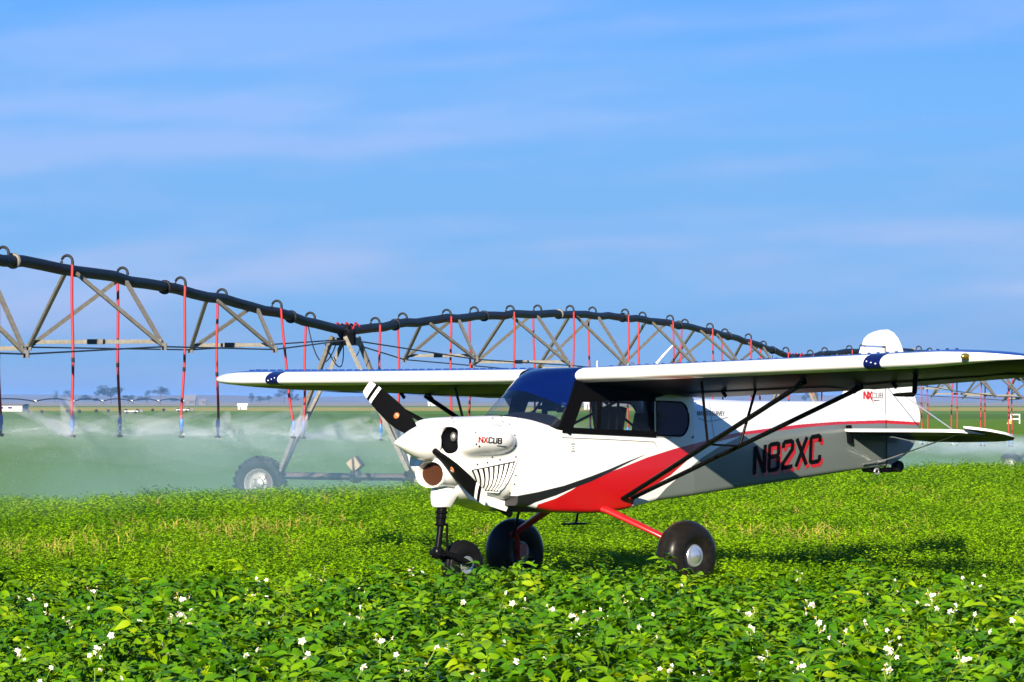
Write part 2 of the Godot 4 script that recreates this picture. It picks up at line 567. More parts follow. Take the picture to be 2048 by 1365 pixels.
func build_far() -> void:
	var hm := mat(0.10, 0.10, 0.075, 0.95)
	haze_hill("hill", -1500, 3000, 6200, 15.0, 3, hm, "low hazy rise along the horizon")
	haze_hill("hill", -2600, -150, 5000, 11.0, 8, hm, "low hazy rise behind the trees at the left")
	var T := [
		[110, 1500, 8, 9.5, 1, "small narrow tree standing alone, first tree right of the long pale shed"],
		[134, 1480, 10, 8.5, 0, "tree close behind the first red drop hose right of the pale shed"],
		[167, 1600, 15, 5.5, 0, "low wide bush between the narrow tree and the big round tree"],
		[190, 1650, 10, 4.0, 0, "low bush touching the big round tree on its left"],
		[221, 1300, 25, 9.5, 0, "biggest round dark tree on the left horizon"],
		[256, 1350, 12, 5.0, 0, "low round tree just right of the biggest tree"],
		[282, 1700, 10, 4.5, 0, "low bush left of the pointed tree"],
		[294, 1450, 9, 8.0, 1, "pointed tree left of the umbrella-shaped tree"],
		[320, 1400, 16, 9.0, 2, "umbrella-shaped tree with a flat wide top"],
		[345, 1650, 10, 4.0, 0, "low bush right of the umbrella-shaped tree"],
		[503, 1500, 9, 6.5, 1, "slim tree beside the small white shed"],
		[520, 1600, 12, 4.5, 0, "low bush right of the slim tree beside the white shed"],
		[538, 1600, 9, 5.0, 0, "small round tree left of the red hoses under the wing tip"],
		[568, 1350, 15, 9.0, 0, "bushy tree under the outer part of the far wing"],
		[588, 1500, 12, 6.0, 0, "rounded tree between the two red hoses under the far wing"],
		[1630, 1250, 14, 8.0, 0, "dark tree seen between the near wing and the rear fuselage"],
		[1612, 1300, 9, 6.0, 0, "lower tree left of the dark tree behind the rear fuselage"],
	]
	for a in T: tree(a[0], a[1] * 2.7, a[2] * 1.15, a[3] * 1.85, a[5], a[4])
	shed("long_shed", -70, 50, 1250, -2.0, 2.0, 0.25, M.barn, M.roof_grey, "long pale shed at the left end of the horizon")
	shed("small_shed", 476, 494, 1500, -2.0, 1.5, 0.7, M.roof_white, M.roof_white, "small white-roofed shed under the far wing tip")
	shed("house", 369, 391, 2600, -2.0, 3.6, 3.4, M.house, M.roof_grey, "grey gabled house right of the umbrella-shaped tree", "house")
	shed("house", 398, 412, 2700, -2.0, 2.8, 1.6, M.house, M.roof_grey, "small low grey house beside the gabled house", "house")
	shed("brown_shed", 1832, 1852, 1500, -2.0, 2.2, 0.6, M.house, M.house, "low brownish shed right behind the rudder on the horizon")
	shed("small_shed", 856, 872, 2300, -2.0, 2.0, 0.5, M.barn, M.roof_white, "long low white shed seen under the far wing near the jury strut")
	shed("small_shed", 1168, 1190, 1500, -2.0, 2.6, 0.8, M.roof_white, M.roof_white, "white shed seen through the cabin windows")
	# pale pipe trailers lying on the green crop
	for a in [[248, 276, 825.5, "white pipe trailer on the green crop, nearer the left edge"], [352, 378, 822.5, "white pipe trailer on the green crop beside a red hose"]]:
		var w: float = 3.4 * F / (a[2] - 800.0)
		var t := thing("pipe_trailer", a[3], "trailer", Vector3(px_at((a[0] + a[1]) * 0.5, w), -2.0, -w))
		var L: float = (a[1] - a[0]) * w / F
		var b := MB.new()
		b.bar(Vector3(-L / 2, 0.75, 0), Vector3(L / 2, 0.75, 0), 0.16, 10)
		part("pipe", b, M.roof_white, t)
		for s in [-0.3, 0.3]:
			b = MB.new()
			b.lathe(Vector3(L * s, 0.4, 0.5), Vector3(0, 0, 1), [[-0.1, 0.3], [-0.08, 0.4], [0.08, 0.4], [0.1, 0.3]], 14)
			part("wheel", b, M.tyre_dull, t)
		b = MB.new()
		b.box(Vector3(0, 0.45, 0), Vector3(L * 0.95, 0.12, 0.5))
		part("frame", b, M.rod, t)
		b = MB.new()
		b.box(Vector3(L / 2 + 0.9, 0.9, 0), Vector3(0.7, 0.8, 0.6))
		part("end_box", b, M.roof_grey, t)
	# white standing frame and small cone at the right edge
	var fw := 3.83 * F / 48.0
	var fr := thing("marker_frame", "white squared standing frame on the green field near the right edge", "frame", Vector3(px_at(2031, fw), -2.0, -fw))
	for s in [-0.68, 0.68]:
		var b := MB.new()
		b.beam(Vector3(s, 0, 0), Vector3(s, 1.55, 0), 0.17, 0.17)
		part("post", b, M.roof_white, fr)
	for y in [0.75, 1.46]:
		var b := MB.new()
		b.beam(Vector3(-0.59, y, 0), Vector3(0.59, y, 0), 0.14, 0.17)
		part("crossbar", b, M.roof_white, fr)
	var cn := MB.new()
	cn.lathe(Vector3.ZERO, Vector3.UP, [[0.0, 0.55], [0.06, 0.5], [0.35, 0.3], [0.7, 0.08], [0.75, 0.02]], 14)
	var co := part("straw_heap", cn, M.straw)
	co.position = Vector3(px_at(2015, fw), -2.0, -fw + 3.0)
	tag(co, "small straw-coloured heap left of the white standing frame", "heap")
	# another pivot far away
	far_pivot()

func far_pivot() -> void:
	var w0 := 1050.0
	var towers := [[-40, 1000], [70, 1040], [146, 1090], [204, 1130], [263, 1180], [316, 1230], [366, 1280]]
	for i in towers.size() - 1:
		var a: Array = towers[i]
		var c: Array = towers[i + 1]
		var pa := Vector3(px_at(a[0], a[1]), 1.35, -a[1])
		var pc := Vector3(px_at(c[0], c[1]), 1.35, -c[1])
		var words := ["leftmost", "second", "third", "fourth", "fifth", "rightmost"]
		var t := thing("irrigation_span", "tiny far-off pivot span arching over the left horizon, %s of six" % words[i], "irrigation span", pa, 0.0, "far pivot spans on the left horizon")
		var b := MB.new()
		var pts := PackedVector3Array()
		for k in 13:
			var f := k / 12.0
			pts.append((pc - pa) * f + Vector3(0, 1.0 * 4 * f * (1 - f) * 0.75, 0))
		b.tube(pts, 0.17, 5)
		part("pipe", b, M.pipe, t)
	for i in towers.size():
		var a: Array = towers[i]
		if i == 0: continue
		var t := thing("drive_tower", "tiny far-off pivot tower at the left horizon, %s from the left" % ORD[i - 1], "irrigation tower", Vector3(px_at(a[0], a[1]), -2.0, -a[1]), 0.0, "far pivot towers on the left horizon")
		for s in [-1.8, 1.8]:
			var b := MB.new()
			b.bar(Vector3(0, 3.35, 0), Vector3(s, 0.5, 0), 0.07, 5)
			part("leg", b, M.galv, t)
			b = MB.new()
			b.lathe(Vector3(s, 0.5, 0), Vector3(0, 0, 1), [[-0.15, 0.3], [-0.12, 0.5], [0.12, 0.5], [0.15, 0.3]], 12)
			part("wheel", b, M.tyre_dull, t)
		var b2 := MB.new()
		b2.box(Vector3(0, 3.5, 0), Vector3(0.6, 0.45, 0.5))
		part("control_box", b2, M.roof_white, t)

# ---------------------------------------------------------------- pivot sprinkler
const T0 := Vector3(-16.6, 3.30, 31.2)     # tower tops: to the side, height, distance
const T1 := Vector3(-3.53, 3.26, 80.0)
const T2 := Vector3(9.63, 3.22, 128.8)
const T3 := Vector3(24.7, 2.10, 173.3)

const ORD := ["first", "second", "third", "fourth", "fifth", "sixth", "seventh", "eighth", "ninth", "tenth", "eleventh", "twelfth", "thirteenth", "fourteenth", "fifteenth", "sixteenth", "seventeenth", "eighteenth"]

func W3(p: Vector3) -> Vector3: return Vector3(p.x, p.y, -p.z)

func span_point(A: Vector3, B: Vector3, s: float, rise: float) -> Vector3:    # (side, height, distance) of the pipe's axis
	var L := Vector2(B.x - A.x, B.z - A.z).length()
	var f := s / L
	var p := A.lerp(B, f)
	p.y += rise * 4.0 * f * (1.0 - f)
	return p

func span_side(A: Vector3, B: Vector3) -> Vector3:     # unit vector to the right-hand, nearer side
	var d := Vector3(B.x - A.x, 0, B.z - A.z).normalized()
	if d.z < 0: d = -d
	return Vector3(d.z, 0, -d.x)

func build_pivot() -> void:
	span(T1, T0, 0.92, "pivot span at the left, arching from the near tower out of the frame", 1.62)
	span(T1, T2, 0.86, "middle pivot span arching up behind the aircraft", 1.5)
	span(T2, T3, 0.95, "farthest pivot span, its truss seen under the near wing tip at the right", 1.5)
	tower(T1, -0.52, T0, T2, "galvanised drive tower with white wheel rims beside the propeller", 1)
	tower(T2, -0.75, T1, T3, "drive tower mostly hidden behind the rear fuselage", 2)
	tower(T3, -1.75, T2, T3 + Vector3(15, 0, 44), "farthest drive tower, bluish in the spray at the right edge", 3)
	# drop hoses: they hang from the pipe on alternate sides
	var lean1 := {0: -0.04, 1: 0.24, 2: 0.02, 3: -0.07, 4: 0.05, 5: 0.0, 6: 0.06}
	var s1 := [2.07, 4.83, 7.55, 10.42, 12.89, 16.05, 18.38]
	var s2 := [1.83, 4.55, 7.4, 10.45, 13.0, 16.41, 18.97, 22.21, 25.14, 28.12, 30.77, 33.68, 36.29, 39.45, 42.13, 45.57, 48.4]
	for k in 7:
		drop(T1, T0, 0.92, s1[k], -1 if k % 2 == 0 else 1, lean1[k], lerpf(1.0, 1.2, k / 6.0), "red drop hose with blue nozzle, %s to the left of the near tower" % ORD[k])
	for k in 17:
		drop(T1, T2, 0.86, s2[k], 1 if k % 2 == 0 else -1, rng.randf_range(-0.06, 0.06), lerpf(0.92, 0.45, k / 16.0), "red drop hose on the middle span, %s to the right of the near tower" % ORD[k])
	for k in 16:
		drop(T2, T3, 0.95, 1.72 + 2.85 * k, 1 if k % 2 == 0 else -1, rng.randf_range(-0.05, 0.05), lerpf(0.35, -0.35, k / 15.0), "red drop hose on the farthest span, %s past the tower behind the fuselage" % ORD[k])

func span(A: Vector3, B: Vector3, rise: float, label: String, deep: float) -> void:
	var L := Vector2(B.x - A.x, B.z - A.z).length()
	var side := span_side(A, B)
	var o := W3(A)
	o.y = 0
	var t := thing("irrigation_span", label, "irrigation span", o, 0.0, "pivot sprinkler spans")
	var loc := func(p: Vector3) -> Vector3: return W3(p) - o
	# pipe, slightly uneven where the sections are flanged together
	var b := MB.new()
	var pts := PackedVector3Array()
	var n := 60
	for k in n + 1:
		var s := 0.3 + (L - 0.6) * k / n
		var p := span_point(A, B, s, rise)
		p.y += 0.018 * sin(s * 1.9) + 0.01 * sin(s * 4.3)
		pts.append(loc.call(p))
	b.tube(pts, 0.099, 16)
	var pipe := part("pipe", b, M.pipe, t)
	for s in [7.3 * 0.5, 11.0, 18.2, 25.3, 32.4, 39.5, 46.6]:
		var p: Vector3 = loc.call(span_point(A, B, s, rise))
		var p2: Vector3 = loc.call(span_point(A, B, s + 0.1, rise))
		var d := (p2 - p).normalized()
		b = MB.new()
		b.lathe(p, d, [[-0.03, 0.10], [-0.03, 0.135], [0.0, 0.135], [0.0, 0.13], [0.03, 0.13], [0.03, 0.10]], 14)
		part("flange", b, M.galv if s == 18.2 else M.pipe, pipe)
	# pyramids of struts, spreaders and the two lines of truss rods
	var drop_h := [0.92, 1.27, deep, deep, 1.27, 0.92]
	var half := [0.86, 1.26, 1.32, 1.32, 1.26, 0.86]
	var front := PackedVector3Array()
	var back := PackedVector3Array()
	var e0 := span_point(A, B, 0.5, rise) - Vector3(0, 0.22, 0)
	var e1 := span_point(A, B, L - 0.5, rise) - Vector3(0, 0.22, 0)
	front.append(loc.call(e0 + side * 0.15)); back.append(loc.call(e0 - side * 0.15))
	for j in 6:
		var s: float = L * (j + 1) / 7.0 + [0.0, 0.0, -0.8, 0.8, 0.0, 0.0][j]
		var base := span_point(A, B, s, rise) - Vector3(0, drop_h[j], 0)
		var f: Vector3 = base + side * half[j]
		var k: Vector3 = base - side * half[j]
		front.append(loc.call(f)); back.append(loc.call(k))
		for e in [-1.2, 1.2]:
			var top := span_point(A, B, s + e, rise) - Vector3(0, 0.06, 0)
			for node in [f, k]:
				b = MB.new()
				var sg := 1.0 if node == f else -1.0
				var tp: Vector3 = loc.call(top + side * 0.105 * sg)
				b.beam(tp, loc.call(node), 0.062, 0.062)
				part("strut", b, M.galv, t)
		for c in [f, k]:
			b = MB.new()
			b.box(loc.call(c), Vector3(0.10, 0.12, 0.10))
			part("rod_socket", b, M.rod, t)
		b = MB.new()
		b.beam(loc.call(f + Vector3(0, 0.09, 0) - side * 0.04), loc.call(k + Vector3(0, 0.09, 0) + side * 0.04), 0.05, 0.07)
		var sp := part("spreader", b, M.galv, t)
		b = MB.new()
		b.box(loc.call(base + Vector3(0, 0.09, 0)), Vector3(0.30, 0.09, 0.085))
		part("splice_plate", b, M.rod, sp)
	front.append(loc.call(e1 + side * 0.15)); back.append(loc.call(e1 - side * 0.15))
	for line in [front, back]:
		for i in line.size() - 1:
			b = MB.new()
			b.bar(line[i], line[i + 1], 0.016, 6)
			part("truss_rod", b, M.rod, t)

var nozzles := []

func drop(A: Vector3, B: Vector3, rise: float, s: float, sg: int, lean: float, z_end: float, label: String) -> void:
	var p := span_point(A, B, s, rise)
	var side := span_side(A, B) * sg
	var o := W3(p)
	var t := thing("drop_hose", label, "drop hose", o, 0.0, "red drop hoses hanging from the pivot pipe")
	var sd := Vector3(side.x, 0, -side.z)
	var b := MB.new()
	var pts := PackedVector3Array()
	pts.append(Vector3(0, 0.09, 0))
	for k in 9:
		var a := PI - PI * k / 8.0
		pts.append(sd * (0.10 + 0.10 * cos(a)) + Vector3(0, 0.115 + 0.105 * sin(a), 0))
	pts.append(sd * 0.20 + Vector3(0, 0.05, 0))
	b.tube(pts, 0.025, 8)
	part("gooseneck", b, M.hose_black, t)
	var top := sd * 0.20 + Vector3(0, 0.07, 0)
	var end := Vector3(top.x + lean, z_end + 0.36 - p.y, top.z)
	b = MB.new()
	pts = PackedVector3Array()
	for k in 9:
		var f := k / 8.0
		pts.append(Vector3(lerpf(top.x, end.x, f * f * 0.6 + f * 0.4) + 0.012 * sin(f * 7.0 + s), lerpf(top.y, end.y, f), top.z))
	b.tube(pts, 0.025, 8)
	var hose := part("hose", b, M.hose, t)
	b = MB.new()
	var m := pts[5]
	b.bar(m + Vector3(0, 0.04, 0), m - Vector3(0, 0.04, 0), 0.029, 8)
	part("weight", b, M.hose_black, hose)
	b = MB.new()
	b.lathe(end, Vector3.DOWN, [[-0.02, 0.028], [0.0, 0.04], [0.12, 0.045], [0.14, 0.03], [0.22, 0.03], [0.23, 0.04]], 10)
	part("nozzle", b, M.nozzle, t)
	b = MB.new()
	b.lathe(end + Vector3(0, -0.235, 0), Vector3.DOWN, [[0.0, 0.02], [0.05, 0.025], [0.06, 0.06], [0.10, 0.05]], 10)
	part("deflector", b, M.hose_black, t)
	nozzles.append(o + end + Vector3(0, -0.28, 0))

func lug_tyre(o: Vector3, axis: Vector3, R: float, W: float) -> MB:
	var b := MB.new()
	b.lathe(o, axis, [[-W * 0.42, R * 0.56], [-W * 0.5, R * 0.70], [-W * 0.5, R * 0.86], [-W * 0.42, R * 0.93], [0, R * 0.955], [W * 0.42, R * 0.93], [W * 0.5, R * 0.86], [W * 0.5, R * 0.70], [W * 0.42, R * 0.56]], 40, false)
	var ref := Vector3.UP
	var u := ref.cross(axis).normalized()
	var w := axis.cross(u)
	for k in 22:
		for s: float in [-1.0, 1.0]:
			var a: float = TAU * (k + (0.25 if s > 0 else -0.25)) / 22.0
			var a2: float = a + 0.16
			var p: Vector3 = o + axis * (W * 0.50 * s) + (u * cos(a) + w * sin(a)) * R * 0.93
			var q: Vector3 = o + axis * (W * 0.04 * s) + (u * cos(a2) + w * sin(a2)) * R * 0.965
			b.beam(p, q, 0.055, 0.085, (u * cos(a) + w * sin(a)))
	return b

func tower(T: Vector3, g: float, A: Vector3, B: Vector3, label: String, which: int) -> void:
	var along := Vector3(B.x - A.x, 0, B.z - A.z).normalized()
	var side := Vector3(along.z, 0, -along.x)
	var o := Vector3(T.x, g, -T.z)
	var t := thing("drive_tower", label, "irrigation tower", o, 0.0, "pivot drive towers")
	var al := Vector3(along.x, 0, -along.z)
	var sd := Vector3(side.x, 0, -side.z)
	var H := T.y - g
	var zb := 0.74      # beam height
	var b: MB
	for s: float in [-1.0, 1.0]:
		for e in [-0.45, 0.45]:
			b = MB.new()
			b.beam(Vector3(0, H - 0.10, 0) + al * e + sd * 0.14 * s, Vector3(0, zb + 0.08, 0) + sd * 1.42 * s + al * e * 0.16, 0.085, 0.085)
			part("leg", b, M.galv, t)
		b = MB.new()
		var f := 0.56
		b.beam(Vector3(0, lerpf(H - 0.1, zb + 0.08, f), 0) + sd * lerpf(0.14, 1.42, f) * s - al * 0.22, Vector3(0, lerpf(H - 0.1, zb + 0.08, f), 0) + sd * lerpf(0.14, 1.42, f) * s + al * 0.22, 0.05, 0.05)
		part("leg_brace", b, M.galv, t)
		# wheel: tyre with lugs, white rim, hub with bolts
		var wc: Vector3 = sd * 1.88 * s + Vector3(0, 0.57, 0) - al * 0.02
		b = lug_tyre(wc, -al, 0.57, 0.30)
		var ty := part("wheel", b, M.tyre_dull, t)
		b = MB.new()
		b.lathe(wc, -al, [[0.10, 0.34], [0.13, 0.335], [0.12, 0.30], [0.02, 0.26], [0.0, 0.22], [0.03, 0.16], [0.04, 0.0]], 32, false)
		b.lathe(wc, -al, [[-0.12, 0.34], [-0.05, 0.30], [-0.05, 0.02]], 24, false)
		part("rim", b, M.rim, ty)
		b = MB.new()
		b.lathe(wc, -al, [[0.0, 0.10], [0.09, 0.10], [0.10, 0.08], [0.10, 0.01]], 20, true)
		part("hub", b, M.steel, ty)
		for k in 8:
			var a := TAU * k / 8.0
			var u := Vector3.UP.cross(-al).normalized()
			var w := (-al).cross(u)
			b = MB.new()
			b.lathe(wc + (u * cos(a) + w * sin(a)) * 0.145, -al, [[0.02, 0.02], [0.06, 0.018], [0.06, 0.004]], 8)
			part("bolt", b, M.steel, ty)
		b = MB.new()
		b.box(sd * 1.62 * s + Vector3(0, 0.60, 0) + al * 0.10, Vector3(0.30, 0.34, 0.30), Basis(sd, Vector3.UP, sd.cross(Vector3.UP)))
		part("gearbox", b, M.beam, t)
	b = MB.new()
	b.tube(PackedVector3Array([Vector3(0, zb, 0) - sd * 1.55 + al * 0.12, Vector3(0, zb - 0.02, 0) + al * 0.12, Vector3(0, zb - 0.02, 0) + sd * 1.55 + al * 0.12]), 0.078, 12)
	part("base_beam", b, M.beam, t)
	# drive motor on the beam, set at a slant
	var mb := Basis(al, 0.85) * Basis(sd, Vector3.UP, sd.cross(Vector3.UP))
	b = MB.new()
	b.box(Vector3(0, zb + 0.25, 0) + sd * 0.22 + al * 0.05, Vector3(0.25, 0.23, 0.30), mb)
	var mo := part("drive_motor", b, M.tan, t)
	b = MB.new()
	b.lathe(Vector3(0, zb + 0.10, 0) + sd * 0.22 + al * 0.05, Vector3.UP, [[-0.25, 0.09], [-0.22, 0.12], [0.0, 0.12], [0.04, 0.07]], 14)
	part("motor_gear", b, M.rod, mo)
	b = MB.new()
	b.bar(Vector3(0, zb - 0.02, 0) - sd * 1.5 - al * 0.02, Vector3(0, zb - 0.02, 0) + sd * 1.5 - al * 0.02, 0.02, 8)
	part("drive_shaft", b, M.rod, t)
	# the joint on top: ball flange, control box, valves and loops of cable
	b = MB.new()
	b.ball(Vector3(0, H, 0), Vector3(0.17, 0.17, 0.17), 8)
	part("span_joint", b, M.pipe, t)
	b = MB.new()
	b.box(Vector3(0, H - 0.20, 0), Vector3(0.55, 0.16, 0.5), Basis(sd, Vector3.UP, sd.cross(Vector3.UP)))
	part("saddle", b, M.rod, t)
	b = MB.new()
	b.box(Vector3(0.06, H - 0.14, 0) - al * 0.35 + sd * 0.12, Vector3(0.28, 0.26, 0.16), Basis(sd, Vector3.UP, sd.cross(Vector3.UP)))
	part("control_box", b, M.matt_black, t)
	for k in 5:
		b = MB.new()
		var x := -0.2 + 0.1 * k
		b.tube(PackedVector3Array([sd * x + Vector3(0, H + 0.06, 0) - al * 0.1, sd * (x + 0.03) + Vector3(0, H + 0.20 - 0.03 * (k % 2), 0), sd * (x + 0.09) + Vector3(0, H + 0.12, 0) + al * 0.1]), 0.022, 6)
		part("valve_pipe", b, M.hose if k % 2 == 0 else M.matt_black, t)
	var loops := [[-0.72, 0.12, -0.45, -0.75, -0.1], [0.05, -0.15, 0.12, -0.72, -0.35], [0.15, -0.1, 0.30, -0.45, 0.45]]
	for L in loops:
		b = MB.new()
		var pts := PackedVector3Array()
		for k in 11:
			var f := k / 10.0
			pts.append(sd * (L[0] * (1 - f) * (1 - f) + L[2] * 2 * f * (1 - f) + L[4] * f * f) + Vector3(0, H + L[1] * (1 - f) + (L[3] * 1.5) * 2 * f * (1 - f) - 0.25 * f, 0) - al * 0.3)
		b.tube(pts, 0.013, 6)
		part("cable", b, M.cable, t)

# ---------------------------------------------------------------- the aircraft
# its own axes: X forward, Y to its left, Z up, metres; P() turns them into the node's axes
func P(x: float, y: float, z: float) -> Vector3: return Vector3(x, z, -y)

func fill_poly(im: Image, poly: Array, col: Color) -> void:    # poly: [X, Z] in the aircraft's axes
	var pts := []
	for p in poly: pts.append(Vector2((p[0] + 5.4) / 7.0 * im.get_width(), (2.7 - p[1]) / 2.0 * im.get_height()))
	for y in im.get_height():
		var yy := y + 0.5
		var xs := []
		for i in pts.size():
			var a: Vector2 = pts[i]
			var b: Vector2 = pts[(i + 1) % pts.size()]
			if (a.y <= yy) != (b.y <= yy): xs.append(a.x + (yy - a.y) / (b.y - a.y) * (b.x - a.x))
		xs.sort()
		for k in range(0, xs.size() - 1, 2):
			var x0 := roundi(xs[k])
			var x1 := roundi(xs[k + 1])
			if x1 > x0: im.fill_rect(Rect2i(x0, y, x1 - x0, 1), col.linear_to_srgb())

func paint_image() -> Image:
	var im := Image.create(2048, 600, false, Image.FORMAT_RGB8)
	im.fill(Color(0.62, 0.615, 0.61).linear_to_srgb())
	var gray := Color(0.10, 0.118, 0.112)
	fill_poly(im, [[-1.0, 0.7], [-1.061, 0.874], [-1.218, 0.99], [-1.507, 1.154], [-1.736, 1.271], [-1.995, 1.371], [-2.355, 1.478], [-2.45, 1.495], [-3.466, 1.570], [-3.966, 1.594], [-4.758, 1.604], [-5.4, 1.585], [-5.4, 0.7]], gray)
	fill_poly(im, [[0.48, 0.86], [0.25, 0.912], [0.05, 0.985], [-0.152, 1.074], [-0.36, 1.13], [-0.587, 1.181], [-0.955, 1.282], [-1.328, 1.36], [-1.867, 1.449], [-2.049, 1.486], [-2.409, 1.524], [-3.305, 1.593], [-3.944, 1.622], [-4.759, 1.638], [-5.4, 1.612], [-5.4, 1.585], [-4.758, 1.604], [-3.966, 1.594], [-3.466, 1.570], [-2.408, 1.492], [-1.974, 1.425], [-1.591, 1.29], [-1.281, 1.11], [-0.80, 0.92], [-0.68, 0.70], [0.5, 0.70]], Color(0.34, 0.003, 0.004))
	fill_poly(im, [[0.95, 0.70], [0.95, 0.93], [0.72, 0.945], [0.476, 0.975], [0.137, 1.03], [-0.208, 1.112], [-0.438, 1.173], [-0.70, 1.25], [-0.96, 1.318], [-0.70, 1.232], [-0.53, 1.172], [-0.207, 1.063], [0.02, 1.005], [0.247, 0.940], [0.522, 0.878], [0.60, 0.845], [0.48, 0.825], [0.3, 0.80], [0.3, 0.70]], Color(0.008, 0.008, 0.009))
	return im

func paint_uv(p: Vector3) -> Vector2:
	return Vector2((p.x + 5.4) / 7.0, (2.7 - p.y) / 2.0)

func lin(tab: Array, x: float) -> float:       # table of [x, value], x falling
	if x >= tab[0][0]: return tab[0][1]
	for i in tab.size() - 1:
		if x >= tab[i + 1][0]:
			return lerpf(tab[i][1], tab[i + 1][1], (tab[i][0] - x) / (tab[i][0] - tab[i + 1][0]))
	return tab[tab.size() - 1][1]

var HALF := [[0.9, 0.372], [0.62, 0.372], [-1.0, 0.37], [-1.6, 0.345], [-2.66, 0.238], [-4.0, 0.105], [-4.77, 0.03]]
var BELLY := [[0.9, 0.872], [0.62, 0.842], [0.25, 0.786], [-0.33, 0.765], [-0.66, 0.793], [-1.07, 0.866], [-2.66, 1.0], [-4.44, 1.145], [-4.77, 1.165]]
var SILL := [[0.75, 1.655], [0.55, 1.625], [0.43, 1.60], [0.23, 1.545], [0.0, 1.53], [-0.44, 1.51], [-1.07, 1.482], [-1.64, 1.462]]

func half_w(x: float) -> float: return lin(HALF, x)

func side_pt(x: float, z: float, out := 0.0) -> Vector3: return P(x, half_w(x) + out, z)

# --- cowling as a signed distance field
func se(a: float, b: float, n: float) -> float: return pow(pow(absf(a), n) + pow(absf(b), n), 1.0 / n)
func smin(a: float, b: float, k: float) -> float:
	var h := maxf(k - absf(a - b), 0.0) / k
	return minf(a, b) - h * h * k * 0.25
func cowl(x: float, y: float, z: float) -> float:
	# body
	var f := clampf((1.50 - x) / 0.8, 0.0, 1.0)
	var top := 1.683 - 0.02 * (1 - f)
	var bot := lerpf(1.10, 0.89, minf(f * 1.15, 1.0))
	var sh := 1.0
	if x > 1.18: sh = pow(maxf(0.0, 1.0 - pow((x - 1.18) / 0.30, 4.0)), 0.25)
	var zc := (top + bot) * 0.5
	var hz := (top - bot) * 0.5
	zc += (1 - sh) * 0.06
	hz *= lerpf(0.55, 1.0, sh)
	var hy := (0.372 - 0.02 * (1 - f)) * lerpf(0.70, 1.0, sh)
	var d := (se(y / hy, (z - zc) / hz, 3.2) - 1.0) * minf(hy, hz)
	d = maxf(d, x - 1.475)
	# rounded cheeks over the cylinders
	for s: float in [-1.0, 1.0]:
		var ry := (y - 0.235 * s) / 0.248
		var rz := (z - 1.452) / 0.168
		var back := (x - 1.20) / (0.465 if x < 1.20 else 0.30)
		var e := pow(pow(absf(back), 3.0) + pow(ry * ry + rz * rz, 1.5), 1.0 / 3.0)
		d = smin(d, (e - 1.0) * 0.16, 0.035)
	# chin intake
	var cx := maxf(x - 1.485, 0.75 - x)
	var ch := (se(y / 0.196, (z - 1.155) / 0.132, 2.2) - 1.0) * 0.132
	d = smin(d, maxf(ch, cx), 0.05)
	# openings
	for s: float in [-1.0, 1.0]:
		var o := (sqrt(pow((x - 1.50) / 0.17, 2.0) + pow(se((y - 0.245 * s) / 0.124, (z - 1.455) / 0.124, 2.6), 2.0)) - 1.0) * 0.11
		d = -smin(-d, o, 0.012)
	var oc := maxf((se(y / 0.172, (z - 1.150) / 0.108, 2.2) - 1.0) * 0.108, 1.40 - x)
	d = -smin(-d, oc, 0.01)
	return maxf(d, 0.72 - x)

func cowl_surface(x: float, z: float, lift: float) -> Vector3:   # the point of the left side at that X and Z
	var y := 0.62
	for i in 60:
		var d := cowl(x, y, z)
		if d < 0.001: break
		y -= maxf(d * 0.7, 0.001)
		if y < 0.0: break
	return P(x, y + lift, z)

